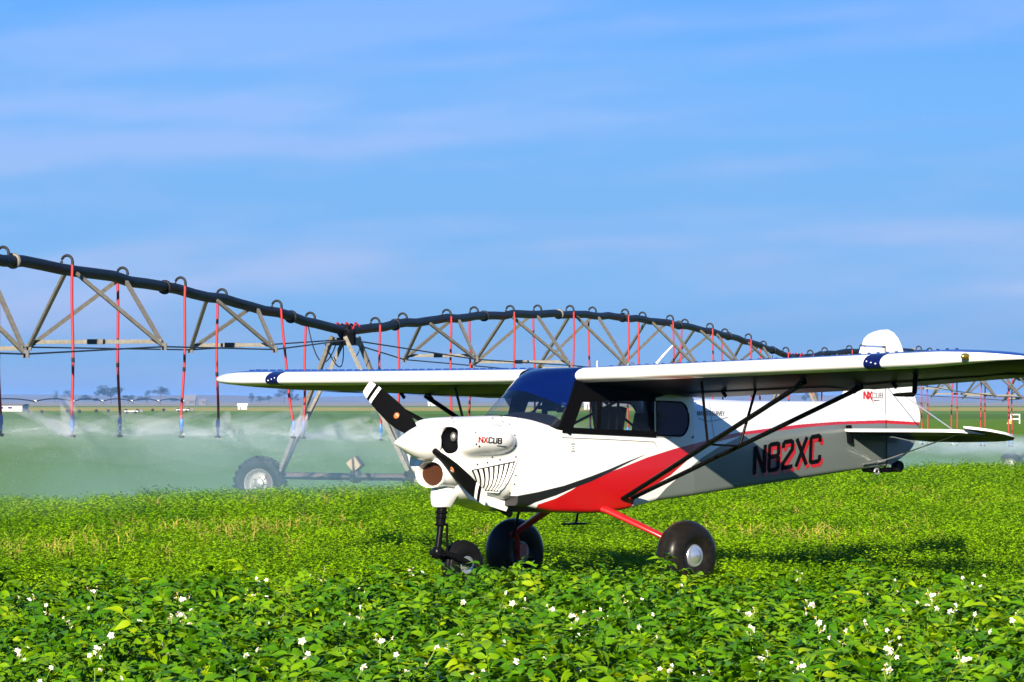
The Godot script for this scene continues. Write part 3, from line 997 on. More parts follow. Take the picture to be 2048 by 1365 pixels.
func net_mesh(lo: Vector3, hi: Vector3, h: float) -> MB:     # surface nets over cowl(), in the aircraft's axes
	var nx := int((hi.x - lo.x) / h) + 1
	var ny := int((hi.y - lo.y) / h) + 1
	var nz := int((hi.z - lo.z) / h) + 1
	var val := PackedFloat32Array()
	val.resize(nx * ny * nz)
	for i in nx:
		for j in ny:
			var y := lo.y + j * h
			for k in nz:
				val[(i * ny + j) * nz + k] = cowl(lo.x + i * h, y, lo.z + k * h)
	var vert := PackedVector3Array()
	var id := PackedInt32Array()
	id.resize(nx * ny * nz)
	id.fill(-1)
	var off := [[0, 0, 0], [1, 0, 0], [0, 1, 0], [1, 1, 0], [0, 0, 1], [1, 0, 1], [0, 1, 1], [1, 1, 1]]
	var edges := [[0, 1], [2, 3], [4, 5], [6, 7], [0, 2], [1, 3], [4, 6], [5, 7], [0, 4], [1, 5], [2, 6], [3, 7]]
	var g := PackedFloat32Array()
	g.resize(8)
	for i in nx - 1:
		for j in ny - 1:
			for k in nz - 1:
				var neg := 0
				for c in 8:
					var o: Array = off[c]
					var d := val[((i + o[0]) * ny + j + o[1]) * nz + k + o[2]]
					g[c] = d
					if d < 0.0: neg += 1
				if neg == 0 or neg == 8: continue
				var s := Vector3.ZERO
				var n := 0
				for e in edges:
					var a := g[e[0]]
					var b := g[e[1]]
					if (a < 0.0) == (b < 0.0): continue
					var f := a / (a - b)
					var oa: Array = off[e[0]]
					var ob: Array = off[e[1]]
					s += Vector3(lerpf(oa[0], ob[0], f), lerpf(oa[1], ob[1], f), lerpf(oa[2], ob[2], f))
					n += 1
				id[(i * ny + j) * nz + k] = vert.size()
				var p := lo + (Vector3(i, j, k) + s / n) * h
				vert.append(P(p.x, p.y, p.z))
	var m := MB.new()
	for i in range(1, nx - 1):
		for j in range(1, ny - 1):
			for k in range(1, nz - 1):
				var a := val[(i * ny + j) * nz + k]
				for ax in 3:
					var b := val[((i + (1 if ax == 0 else 0)) * ny + j + (1 if ax == 1 else 0)) * nz + k + (1 if ax == 2 else 0)]
					if (a < 0.0) == (b < 0.0): continue
					var c := []
					for w in [[0, 0], [1, 0], [1, 1], [0, 1]]:
						var ii: int = i - (w[0] if ax == 1 else (w[1] if ax == 2 else 0))
						var jj: int = j - (w[0] if ax == 2 else (w[1] if ax == 0 else 0))
						var kk: int = k - (w[0] if ax == 0 else (w[1] if ax == 1 else 0))
						c.append(id[(ii * ny + jj) * nz + kk])
					if -1 in c: continue
					if a < 0.0: m.q(vert[c[0]], vert[c[1]], vert[c[2]], vert[c[3]])
					else: m.q(vert[c[0]], vert[c[3]], vert[c[2]], vert[c[1]])
	return m

# --- lettering as flat ribbons: strokes in a box 0..0.55 wide and 0..1 high
const GLYPH := {
	"N": [[[0.05, 0.0], [0.05, 1.0]], [[0.05, 1.0], [0.50, 0.0]], [[0.50, 0.0], [0.50, 1.0]]],
	"8": [[[0.06, 0.55], [0.06, 0.92], [0.13, 0.96], [0.42, 0.96], [0.49, 0.92], [0.49, 0.60], [0.42, 0.52], [0.13, 0.52], [0.06, 0.44], [0.06, 0.10], [0.13, 0.04], [0.42, 0.04], [0.49, 0.10], [0.49, 0.44], [0.42, 0.50]], [[0.13, 0.52], [0.06, 0.58]]],
	"2": [[[0.06, 0.76], [0.06, 0.90], [0.13, 0.96], [0.42, 0.96], [0.49, 0.90], [0.49, 0.66], [0.06, 0.20], [0.06, 0.04], [0.52, 0.04]]],
	"X": [[[0.03, 0.0], [0.52, 1.0]], [[0.03, 1.0], [0.52, 0.0]]],
	"C": [[[0.50, 0.74], [0.50, 0.90], [0.43, 0.96], [0.13, 0.96], [0.06, 0.90], [0.06, 0.10], [0.13, 0.04], [0.43, 0.04], [0.50, 0.10], [0.50, 0.26]]],
	"U": [[[0.06, 1.0], [0.06, 0.10], [0.13, 0.04], [0.42, 0.04], [0.49, 0.10], [0.49, 1.0]]],
	"B": [[[0.06, 0.04], [0.06, 0.96], [0.43, 0.96], [0.49, 0.90], [0.49, 0.60], [0.42, 0.52], [0.06, 0.52]], [[0.42, 0.52], [0.49, 0.44], [0.49, 0.10], [0.43, 0.04], [0.06, 0.04]]],
}

func ribbon(b: MB, line: Array, wd: float, place: Callable, lift: float) -> void:   # place(u, v, lift) -> point
	var n := line.size()
	var L := []
	var R := []
	for i in n:
		var p := Vector2(line[i][0], line[i][1])
		var d0 := Vector2.ZERO
		var d1 := Vector2.ZERO
		if i > 0: d0 = (p - Vector2(line[i - 1][0], line[i - 1][1])).normalized()
		if i < n - 1: d1 = (Vector2(line[i + 1][0], line[i + 1][1]) - p).normalized()
		var d := (d0 + d1).normalized()
		var m := Vector2(-d.y, d.x)
		var c := 1.0
		if i > 0 and i < n - 1: c = maxf(0.6, m.dot(Vector2(-d1.y, d1.x)))
		L.append(p + m * wd * 0.5 / c)
		R.append(p - m * wd * 0.5 / c)
	for i in n - 1:
		var steps := 4
		for k in steps:
			var f0 := float(k) / steps
			var f1 := float(k + 1) / steps
			var a: Vector2 = L[i].lerp(L[i + 1], f0)
			var e: Vector2 = R[i].lerp(R[i + 1], f0)
			var c2: Vector2 = L[i].lerp(L[i + 1], f1)
			var g: Vector2 = R[i].lerp(R[i + 1], f1)
			b.q(place.call(a.x, a.y, lift), place.call(e.x, e.y, lift), place.call(g.x, g.y, lift), place.call(c2.x, c2.y, lift))

func glyph(ch: String, wd: float, place: Callable, lift: float) -> MB:
	var b := MB.new()
	b.grp = -1
	var k := 0
	for s in GLYPH[ch]:
		ribbon(b, s, wd, place, lift + 0.0008 * k)
		k += 1
	b.start = 0
	b.face(P(0, 1, 0))
	return b

# --- wing
const AF_U := [0.0, 0.004, 0.015, 0.035, 0.07, 0.12, 0.20, 0.30, 0.40, 0.55, 0.70, 0.85, 1.0]
const AF_T := [0.0, 0.014, 0.027, 0.041, 0.055, 0.067, 0.077, 0.081, 0.078, 0.066, 0.048, 0.026, 0.002]
const AF_B := [0.0, -0.012, -0.021, -0.027, -0.031, -0.033, -0.034, -0.034, -0.032, -0.026, -0.018, -0.009, -0.002]
var W_LE := [[5.235, -0.72], [5.22, -0.50], [5.16, -0.27], [5.05, -0.11], [4.9, -0.035], [4.7, 0.0], [0.0, 0.0]]
var W_TE := [[5.235, -0.74], [5.22, -1.0], [5.12, -1.28], [4.95, -1.47], [4.7, -1.58], [0.0, -1.60]]
var W_LEZ := [[5.235, 2.115], [5.0, 2.105], [4.6, 2.095], [0.4, 2.047], [0.0, 2.047]]
var W_TEZ := [[5.235, 2.105], [5.0, 2.05], [4.5, 1.985], [2.6, 1.90], [0.4, 1.858], [0.0, 1.858]]

func wing_pt(y: float, i: int, upper: bool, out := 0.0) -> Vector3:
	var ay := absf(y)
	var x0 := lin(W_LE, ay)
	var x1 := lin(W_TE, ay)
	var z0 := lin(W_LEZ, ay)
	var z1 := lin(W_TEZ, ay)
	var c := x0 - x1
	var u: float = AF_U[i]
	var k: float = (AF_T if upper else AF_B)[i]
	var thin := 1.0 if ay < 4.6 else lerpf(1.0, 0.75, (ay - 4.6) / 0.6)
	var zz := lerpf(z0, z1, u) + k * c * thin
	var xx := lerpf(x0, x1, u)
	if out != 0.0:
		var a := atan2(k + 0.0001, u * 0.6 + 0.0008 - 0.03)
		xx += out * clampf(1.0 - u / 0.05, 0.0, 1.0)
		zz += out * (1.0 if upper else -1.0) * clampf(u / 0.03, 0.0, 1.0)
	return P(xx, y, zz)

func wing_strip(ys: Array, order: Array, hint: Vector3, out := 0.0) -> MB:    # order: [index, upper]
	var b := MB.new()
	b.begin()
	for j in ys.size() - 1:
		for i in order.size() - 1:
			b.q(wing_pt(ys[j], order[i][0], order[i][1], out), wing_pt(ys[j], order[i + 1][0], order[i + 1][1], out), wing_pt(ys[j + 1], order[i + 1][0], order[i + 1][1], out), wing_pt(ys[j + 1], order[i][0], order[i][1], out))
	b.face(hint)
	return b

func build_wing(o: Node3D, sg: float) -> void:
	var ys := []
	for y in [0.38, 0.8, 1.4, 2.0, 2.55, 2.6, 3.2, 3.8, 4.2, 4.5, 4.7, 4.8, 4.9, 5.0, 5.05, 5.1, 5.16, 5.19, 5.22, 5.23, 5.235]: ys.append(y * sg)
	var top := []
	for i in range(4, 13): top.append([i, true])
	var low := []
	for i in range(4, 13): low.append([i, false])
	var nose := []
	for i in [4, 3, 2, 1, 0]: nose.append([i, true])
	for i in [1, 2, 3, 4]: nose.append([i, false])
	var wing := part("wing", wing_strip(ys, top, Vector3.UP), M.blue, o)
	part("lower_skin", wing_strip(ys, low, Vector3.DOWN), M.under, wing)  # dark colour carries the shade under the wing
	part("leading_edge", wing_strip(ys, nose, Vector3(1, 0, 0)), M.white, wing)
	# root rib
	var b := MB.new()
	var A := PackedVector3Array()
	for i in range(0, 13): A.append(wing_pt(0.38 * sg, i, true))
	for i in range(12, 0, -1): A.append(wing_pt(0.38 * sg, i, false))
	b.fan(A, true)
	b.start = 0
	b.face(P(0, -sg, 0))
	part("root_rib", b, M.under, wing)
	# blue lens of the landing light let into the leading edge
	var lens := []
	for i in [4, 3, 2, 1, 0]: lens.append([i, true])
	for i in [1, 2, 3, 4]: lens.append([i, false])
	var light := part("landing_light", wing_strip([3.93 * sg, 3.97 * sg, 4.02 * sg, 4.07 * sg, 4.12 * sg], lens, Vector3(1, 0, 0), 0.004), M.navy, wing)
	for k in 3:
		b = MB.new()
		b.lathe(P(0.002, (3.97 + 0.05 * k) * sg, 2.105 - 0.012 * k), P(1, 0, 0), [[0.0, 0.009], [0.006, 0.008], [0.008, 0.003]], 8)
		part("lamp", b, M.metal, light)
	# control surfaces: gap lines on the underside, hinge brackets
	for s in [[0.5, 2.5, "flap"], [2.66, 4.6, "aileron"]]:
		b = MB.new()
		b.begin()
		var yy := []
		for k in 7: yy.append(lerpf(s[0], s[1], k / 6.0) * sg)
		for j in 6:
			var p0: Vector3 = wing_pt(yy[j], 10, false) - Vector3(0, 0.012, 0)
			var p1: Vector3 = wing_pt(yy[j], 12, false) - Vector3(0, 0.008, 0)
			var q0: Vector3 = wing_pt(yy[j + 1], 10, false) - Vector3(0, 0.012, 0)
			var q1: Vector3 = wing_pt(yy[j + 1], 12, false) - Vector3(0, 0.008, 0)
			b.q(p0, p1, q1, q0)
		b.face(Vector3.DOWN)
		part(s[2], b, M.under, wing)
	for y in [1.2, 3.3]:
		b = MB.new()
		var hp := wing_pt(y * sg, 10, false)
		b.beam(hp, hp + Vector3(-0.05, -0.05, 0), 0.02, 0.03)
		part("hinge_bracket", b, M.black, wing)
	# small vortex tabs along the top of the leading edge
	b = MB.new()
	var y := 0.55
	while y < 4.75:
		var tp := wing_pt(y * sg, 6, true)
		b.beam(tp + Vector3(0.03, 0.004, 0), tp + Vector3(-0.03, 0.004, 0.02 * sg), 0.004, 0.012)
		y += 0.105 if int(y * 20) % 2 == 0 else 0.12
	var vt := part("vortex_tabs", b, M.blue, wing)
	vt.set_meta("kind", "stuff")
	# gold navigation lamp near the tip
	b = MB.new()
	b.ball(P(-0.055, 5.02 * sg, 2.125), Vector3(0.055, 0.028, 0.03), 8)
	if sg > 0.0: part("navigation_lamp", b, M.brass, wing)
	# struts: front and rear, jury struts between them and the wing
	var fb := P(-0.62, 0.385 * sg, 0.90)
	var ft := P(-0.36, 2.92 * sg, 1.945)
	var rb := P(-0.74, 0.385 * sg, 0.905)
	var rt := P(-1.12, 2.92 * sg, 1.905)
	for s in [[fb, ft], [rb, rt]]:
		b = MB.new()
		b.tube(PackedVector3Array([s[0], s[1]]), 0.036, 12, 0.55, P(1, 0, 0).cross(s[1] - s[0]).normalized())
		var st := part("lift_strut", b, M.strut, o)
		b = MB.new()
		b.beam(s[1] - (s[1] - s[0]).normalized() * 0.10, s[1] + Vector3(0, 0.03, 0), 0.03, 0.05)
		part("strut_fitting", b, M.strut, st)
	for s in [[fb, ft, -0.36, 0.48], [rb, rt, -1.12, 0.48]]:
		var f: float = s[3]
		var bp: Vector3 = s[0].lerp(s[1], f)
		b = MB.new()
		b.tube(PackedVector3Array([bp, P(s[2], (1.66 if s[2] > -0.5 else 1.63) * sg, 1.97 if s[2] > -0.5 else 1.925)]), 0.013, 8)
		part("jury_strut", b, M.strut, o)
	b = MB.new()
	b.bar(fb.lerp(ft, 0.48), rb.lerp(rt, 0.48), 0.010, 8)
	part("jury_strut", b, M.strut, o)

func fus_ring(x: float) -> PackedVector3Array:     # closed section behind the cabin, or under the windscreen
	var hw := half_w(x)
	var zb := lin(BELLY, x)
	var zs: float
	var zt: float
	if x > -0.5:
		zs = lin(SILL, x)
		zt = lin([[0.9, 1.678], [0.55, 1.668], [0.2, 1.60]], x)
	else:
		zs = lin([[-1.07, 1.74], [-1.6, 1.72], [-2.7, 1.73], [-4.1, 1.76], [-4.77, 1.66]], x)
		zt = lin([[-1.07, 1.895], [-1.6, 1.862], [-2.7, 1.828], [-4.1, 1.828], [-4.77, 1.74]], x)
	var rc := minf(0.045, hw * 0.5)
	var half := [Vector2(0, zb), Vector2(hw - rc, zb)]
	for a in [30.0, 60.0, 90.0]:
		var r := deg_to_rad(a)
		half.append(Vector2(hw - rc + rc * sin(r), zb + rc - rc * cos(r)))
	half.append(Vector2(hw, lerpf(zb + rc, zs, 0.5)))
	half.append(Vector2(hw, zs))
	for a in [20.0, 40.0, 60.0, 78.0]:
		var r := deg_to_rad(a)
		half.append(Vector2(hw * cos(r), zs + (zt - zs) * sin(r)))
	half.append(Vector2(0, zt))
	var out := PackedVector3Array()
	for p in half: out.append(P(x, p.x, p.y))
	for i in range(half.size() - 2, 0, -1): out.append(P(x, -half[i].x, half[i].y))
	return out

func open_ring(x: float, inset := 0.0) -> PackedVector3Array:   # the cabin tub, open above the sill
	var hw := half_w(x) - inset
	var zb := lin(BELLY, x) + inset
	var zs := lin(SILL, x)
	var rc := 0.045
	var half := [Vector2(hw, zs), Vector2(hw, lerpf(zb + rc, zs, 0.5)), Vector2(hw, zb + rc)]
	for a in [60.0, 30.0]:
		var r := deg_to_rad(a)
		half.append(Vector2(hw - rc + rc * sin(r), zb + rc - rc * cos(r)))
	half.append(Vector2(hw - rc, zb))
	var out := PackedVector3Array()
	for p in half: out.append(P(x, p.x, p.y))
	for i in range(half.size() - 1, -1, -1): out.append(P(x, -half[i].x, half[i].y))
	return out

const SC := [[0.728, 1.681], [0.585, 1.80], [0.44, 1.917], [0.30, 2.03], [0.20, 2.085], [0.08, 2.118], [-0.11, 2.128]]
const SS := [[0.215, 1.556], [0.16, 1.65], [0.11, 1.75], [0.06, 1.84], [0.02, 1.95], [-0.02, 2.05], [-0.11, 2.115]]

func screen_pt(r: int, f: float) -> Vector3:
	var k := 1.0 - pow(absf(f), 2.4)
	return P(lerpf(SS[r][0], SC[r][0], k), 0.372 * f, lerpf(SS[r][1], SC[r][1], k))

func build_aircraft() -> void:
	var yaw := 0.814287529
	var roll := 0.0137717658
	var pitch := 0.00339551415
	var o := thing("light_aircraft", "white, red and grey high-wing propeller aircraft with big black tyres", "aircraft")
	# axes of the aircraft in the world
	var Rx := Basis(Vector3(1, 0, 0), roll)       # about X, left wing up, in (X, Y, Z)
	var Ry := Basis(Vector3(0, 1, 0), -pitch)
	var Rm := Rx * Ry
	var lvl := func(q: Vector3) -> Vector3:   # level (X, Y, Z) direction to world
		return Vector3(q.y * cos(yaw) - q.x * sin(yaw), q.z, q.y * sin(yaw) + q.x * cos(yaw))
	var ex: Vector3 = lvl.call(Rm * Vector3(1, 0, 0))
	var ey: Vector3 = lvl.call(Rm * Vector3(0, 1, 0))
	var ez: Vector3 = lvl.call(Rm * Vector3(0, 0, 1))
	o.transform = Transform3D(Basis(ex, ez, -ey), Vector3(0.338129971, 0.0, -35.3713619))
	var b: MB
	# fuselage: nose section under the windscreen, cabin tub, tail cone; painted with the stripes as flat print
	b = MB.new()
	b.uvf = paint_uv
	b.loft([fus_ring(0.735), fus_ring(0.6), fus_ring(0.5), fus_ring(0.4), fus_ring(0.3), fus_ring(0.2)], true, false)
	b.grp = 2
	b.begin()
	var tub := []
	for x in [0.2, 0.0, -0.2, -0.44, -0.66, -0.88, -1.07, -1.3, -1.62]: tub.append(open_ring(x))
	b.loft(tub, false, false, false)
	b.face(P(0, 0, -1))
	b.grp = 3
	var cone := []
	for x in [-1.62, -2.0, -2.66, -3.3, -4.0, -4.44, -4.77]: cone.append(fus_ring(x))
	b.loft(cone, false, true)
	var fus := part("fuselage", b, M.paint, o)
	b = MB.new()
	b.begin()
	tub = []
	for x in [0.2, 0.0, -0.2, -0.44, -0.66, -0.88, -1.07, -1.3, -1.61]: tub.append(open_ring(x, 0.018))
	b.loft(tub, false, false, false)
	b.face(P(0, 0, 1))
	b.grp = 5
	b.beam(P(0.2, 0, 0.95), P(-1.06, 0, 0.95), 0.66, 0.02)
	part("cabin_lining", b, M.interior, fus)
	b = MB.new()
	b.beam(P(-1.618, 0, 1.42), P(-1.612, 0, 1.42), 0.66, 0.86)
	part("bulkhead", b, M.seat, fus)
	# seams of the door and a placard
	for s in [[[0.17, 1.475], [-0.5, 1.452], [-1.06, 1.428]], [[-1.06, 1.428], [-1.085, 1.38]], [[-1.86, 1.80], [-1.90, 1.62], [-1.935, 1.47]]]:
		b = MB.new()
		b.grp = -1
		ribbon(b, s, 0.006, func(u, v, l): return side_pt(u, v, l), 0.0025)
		b.start = 0
		b.face(P(0, 1, 0))
		part("panel_seam", b, M.grey_text, fus)
	for k in 4:
		b = MB.new()
		b.grp = -1
		var zz := 1.415 - 0.022 * k
		ribbon(b, [[0.05 if k % 3 == 0 else 0.035, zz], [0.0 if k % 3 == 0 else 0.015, zz]], 0.009, func(u, v, l): return side_pt(u, v, l), 0.003)
		b.start = 0
		b.face(P(0, 1, 0))
		part("placard_line", b, M.grey_text, fus)
	# registration: black letters with a red drop shade
	var word := "N82XC"
	for k in 5:
		var u0 := -2.555 - 0.2265 * k
		var z0 := 1.112 + 0.0245 * k
		var place := func(u, v, l): return side_pt(u0 - u * 0.345 - (v - 0.5) * 0.02, z0 + v * 0.275 - (u - 0.25) * -0.035, l)
		var shade := func(u, v, l): return side_pt(u0 - u * 0.345 - 0.032 - (v - 0.5) * 0.02, z0 + v * 0.275 - 0.032 - (u - 0.25) * -0.035, l)
		var sh := part("letter_shade", glyph(word[k], 0.155, shade, 0.003), M.red, fus)
		part("letter", glyph(word[k], 0.155, place, 0.006), M.letter_black, sh)
	# small lettering behind the cabin
	var tm := TextMesh.new()
	tm.text = "MARKET SURVEY"
	var sf := SystemFont.new()
	sf.font_names = PackedStringArray(["Droid Sans"])
	tm.font = sf
	tm.font_size = 32
	tm.pixel_size = 0.0018
	tm.depth = 0.002
	var te := obj("lettering", tm, M.grey_text, fus)
	te.transform = Transform3D(Basis(Vector3(-1, 0, 0.0965).normalized(), Vector3(0, 1, 0), Vector3(-0.0965, 0, -1).normalized()), side_pt(-1.88, 1.70, 0.006))
	b = MB.new()
	b.grp = -1
	ribbon(b, [[-1.70, 1.655], [-1.80, 1.625], [-1.95, 1.63], [-2.15, 1.665]], 0.006, func(u, v, l): return side_pt(u, v, l), 0.003)
	b.start = 0; b.face(P(0, 1, 0))
	part("lettering_line", b, M.grey_text, fus)
	# cowling
	b = net_mesh(Vector3(0.70, -0.53, 0.80), Vector3(1.53, 0.53, 1.74), 0.0135)
	b.start = 0
	b.close()
	var cw := part("cowling", b, M.white, o)
	for s: float in [-1.0, 1.0]:
		b = MB.new()
		b.lathe(P(1.372, 0.245 * s, 1.455), P(1, 0, 0), [[0.0, 0.004], [0.005, 0.056], [0.02, 0.088], [0.05, 0.108], [0.085, 0.121]], 24, false)
		part("inlet_lining", b, M.matt_black, cw)
		b = MB.new()
		b.ball(P(1.39, 0.225 * s, 1.485), Vector3(0.03, 0.045, 0.035), 8)
		part("cylinder_head", b, M.steel, cw)
	b = MB.new()
	var oval := PackedVector3Array()
	for k in 28: oval.append(P(1.408, 0.168 * cos(TAU * k / 28), 1.150 + 0.105 * sin(TAU * k / 28)))
	var oval2 := PackedVector3Array()
	for p in oval: oval2.append(p + P(0.012, 0, 0))
	b.loft([oval, oval2])
	part("air_filter", b, M.filter, cw)
	# louvred panel on the side of the cowling: dark slots under white slats
	b = MB.new()
	b.grp = -1
	var quad := [Vector2(1.285, 1.185), Vector2(0.765, 1.262), Vector2(0.895, 0.985), Vector2(1.12, 1.0)]
	var lp := func(u: float, v: float, l: float) -> Vector3:      # u along, v down the panel
		var q := (quad[0] as Vector2).lerp(quad[1], u).lerp((quad[3] as Vector2).lerp(quad[2], u), v)
		return cowl_surface(q.x, q.y, l)
	for i in 8:
		for j in 4:
			b.q(lp.call(i / 8.0, j / 4.0, 0.003), lp.call((i + 1) / 8.0, j / 4.0, 0.003), lp.call((i + 1) / 8.0, (j + 1) / 4.0, 0.003), lp.call(i / 8.0, (j + 1) / 4.0, 0.003))
	b.start = 0; b.face(P(0, 1, 0))
	var lv := part("louvre_panel", b, M.matt_black, cw)
	for k in 8:
		var r0 := []
		var r1 := []
		var u0 := 0.03 + 0.122 * k
		b = MB.new()
		b.begin()
		for j in 4:
			var v0 := j / 4.0 * 0.94 + 0.04
			var v1 := (j + 1) / 4.0 * 0.94 + 0.04
			b.q(lp.call(u0, v0, 0.006), lp.call(u0 + 0.054, v0, 0.018), lp.call(u0 + 0.054, v1, 0.018), lp.call(u0, v1, 0.006))
		b.face(P(0, 1, 0))
		b.begin()
		for j in 4:
			var v0 := j / 4.0 * 0.94 + 0.04
			var v1 := (j + 1) / 4.0 * 0.94 + 0.04
			b.grp = 2
			b.q(lp.call(u0 + 0.054, v0, 0.018), lp.call(u0 + 0.058, v0, 0.004), lp.call(u0 + 0.058, v1, 0.004), lp.call(u0 + 0.054, v1, 0.018))
		b.face(P(-1, 0.3, 0))
		part("louvre", b, M.white, lv)
	for rim in [[[0.0, -0.02], [1.03, -0.02]], [[1.02, 0.0], [1.02, 1.03]], [[1.0, 1.03], [-0.02, 1.03]], [[-0.02, 1.0], [-0.02, 0.0]]]:
		b = MB.new()
		var a0: Vector3 = lp.call(rim[0][0], rim[0][1], 0.004)
		var pts := PackedVector3Array()
		for k in 7: pts.append(lp.call(lerpf(rim[0][0], rim[1][0], k / 6.0), lerpf(rim[0][1], rim[1][1], k / 6.0), 0.004))
		b.tube(pts, 0.008, 6)
		part("louvre_rim", b, M.white, lv)
	# fasteners
	for s in [[0.77, 1.60], [0.765, 1.50], [0.76, 1.40], [0.755, 1.30], [0.75, 1.13], [0.75, 1.05], [0.77, 0.97], [1.22, 1.235], [1.10, 1.25], [0.95, 1.275], [1.42, 1.62], [1.36, 1.655], [0.90, 1.655], [1.05, 1.30], [1.30, 1.40], [0.83, 1.62], [1.33, 1.52], [1.34, 1.42]]:
		b = MB.new()
		var c0 := cowl_surface(s[0], s[1], 0.0)
		var nn := (cowl_surface(s[0] + 0.01, s[1], 0.0) - c0).cross(cowl_surface(s[0], s[1] + 0.01, 0.0) - c0).normalized()
		if nn.dot(P(0, 1, 0)) < 0: nn = -nn
		b.lathe(c0, nn, [[0.0, 0.0085], [0.0035, 0.008], [0.0045, 0.002]], 8)
		part("fastener", b, M.black, cw)
	for k in 5:
		var u0 := 1.318 - 0.0585 * k
		var place := func(u, v, l): return cowl_surface(u0 - u * 0.088 - (v - 0.5) * 0.006, 1.435 + v * 0.05 - 0.003 * k, l)
		part("letter", glyph("NXCUB"[k], 0.17, place, 0.003), M.red if k < 2 else M.letter_black, cw)
	b = MB.new()
	b.grp = -1
	ribbon(b, [[1.09, 1.405], [1.0, 1.398], [0.95, 1.396]], 0.007, func(u, v, l): return cowl_surface(u, v, l), 0.003)
	b.start = 0; b.face(P(0, 1, 0))
	part("lettering_line", b, M.grey_text, cw)
	# air outlet under the cowling, nose gear fairing, exhaust stub
	b = MB.new()
	b.plate(PackedVector2Array([Vector2(1.30, 1.04), Vector2(1.18, 0.925), Vector2(1.03, 0.878), Vector2(0.72, 0.80), Vector2(0.69, 0.85), Vector2(0.74, 1.0)]), func(p, th): return P(p.x, th, p.y), 0.20)
	part("air_outlet", b, M.white, cw)
	b = MB.new()
	var fr := []
	for s in [[1.04, 0.19, 0.10, 1.205], [1.0, 0.175, 0.098, 1.245], [0.94, 0.125, 0.085, 1.305], [0.875, 0.098, 0.072, 1.33], [0.85, 0.085, 0.06, 1.33]]:
		var r := PackedVector3Array()
		for k in 16:
			var a := TAU * k / 16
			r.append(P(s[3] + s[1] * signf(cos(a)) * pow(absf(cos(a)), 0.5), s[2] * signf(sin(a)) * pow(absf(sin(a)), 0.5), s[0]))
		fr.append(r)
	b.loft(fr)
	part("nose_gear_fairing", b, M.white, cw)
	b = MB.new()
	b.tube(PackedVector3Array([P(0.86, 0.15, 0.88), P(0.70, 0.15, 0.81), P(0.62, 0.15, 0.77)]), 0.032, 10)
	part("exhaust_pipe", b, M.black, cw)
	# spinner and propeller
	b = MB.new()
	b.lathe(P(1.488, 0, 1.437), P(1, 0, 0), [[0.0, 0.168], [0.02, 0.170], [0.06, 0.167], [0.13, 0.150], [0.20, 0.122], [0.27, 0.088], [0.33, 0.057], [0.38, 0.030], [0.405, 0.014], [0.418, 0.003]], 40)
	part("spinner", b, M.white, o)
	for sg: float in [1.0, -1.0]:
		var dir := P(0, -0.841 * sg, 0.541 * sg).normalized()
		var X := P(1, 0, 0)
		var tang := X.cross(dir).normalized()
		var hubp := P(1.535, 0, 1.437)
		var sec := func(r: float) -> PackedVector3Array:
			var ch := lin([[0.96, 0.115], [0.93, 0.145], [0.85, 0.168], [0.7, 0.192], [0.5, 0.205], [0.36, 0.19], [0.26, 0.145], [0.18, 0.095], [0.10, 0.075]], r)
			var th := lin([[0.96, 0.008], [0.7, 0.014], [0.36, 0.026], [0.2, 0.045], [0.10, 0.06]], r)
			var be := deg_to_rad(lin([[0.96, 14.0], [0.7, 18.0], [0.5, 23.0], [0.3, 33.0], [0.12, 45.0]], r))
			var cd := tang * cos(be) + X * sin(be)
			var nd := X * cos(be) - tang * sin(be)
			var q := PackedVector3Array()
			for k in 18:
				var a := TAU * k / 18
				q.append(hubp + dir * r + cd * (cos(a) * ch * 0.5) + nd * (sin(a) * th * 0.5 * (1.0 + 0.5 * cos(a))))
			return q
		b = MB.new()
		var rs := []
		for r in [0.10, 0.15, 0.2, 0.26, 0.32, 0.4, 0.5, 0.6, 0.7, 0.795]: rs.append(sec.call(r))
		b.loft(rs, true, false)
		var bl := part("propeller_blade", b, M.black, o)
		var tips := [[0.795, 0.835, M.white], [0.835, 0.875, M.black], [0.875, 0.94, M.white]]
		for tp in tips:
			b = MB.new()
			var r3 := [sec.call(tp[0]), sec.call((tp[0] + tp[1]) * 0.5), sec.call(tp[1])]
			if tp[1] > 0.93: r3.append(sec.call(0.958))
			b.loft(r3, false, tp[1] > 0.93)
			part("tip_band", b, tp[2], bl)
		var be := deg_to_rad(25.0)
		var nd := X * cos(be) - tang * sin(be)
		b = MB.new()
		b.lathe(hubp + dir * 0.45 + nd * 0.013, nd, [[0.0, 0.030], [0.002, 0.030], [0.0025, 0.004]], 16)
		var bd := part("badge", b, M.orange, bl)
		for e in [-1.0, 1.0]:
			b = MB.new()
			b.beam(hubp + dir * 0.435 + nd * 0.0165 + tang * 0.010 * e, hubp + dir * 0.465 + nd * 0.0165 + tang * 0.010 * e, 0.004, 0.003, nd)
			part("badge_bar", b, M.roof_white, bd)
	# windscreen: clear below, reflected sky coloured in as blue above; roof and ceiling of the cabin
	var cols := [-1.0, -0.97, -0.92, -0.85, -0.75, -0.6, -0.4, -0.2, 0.0, 0.2, 0.4, 0.6, 0.75, 0.85, 0.92, 0.97, 1.0]
	for s in [[0, 2, "windscreen", M.glass], [2, 6, "windscreen_sheen", M.sky_sheen]]:
		b = MB.new()
		b.begin()
		for r in range(s[0], s[1]):
			for i in cols.size() - 1:
				b.q(screen_pt(r, cols[i]), screen_pt(r, cols[i + 1]), screen_pt(r + 1, cols[i + 1]), screen_pt(r + 1, cols[i]))
		b.face(P(1, 0, 0.5))
		part(s[2], b, s[3], o)
	b = MB.new()
	var edge := PackedVector3Array()
	for i in cols.size(): edge.append(screen_pt(0, cols[i]) + P(0.004, 0, 0))
	b.tube(edge, 0.010, 6)
	part("windscreen_strip", b, M.black, o)
	var ysr := [-0.372, -0.2, 0.0, 0.2, 0.372]
	var tops := []
	for i in range(4, 13): tops.append([i, true])
	b = wing_strip(ysr, tops, Vector3.UP)
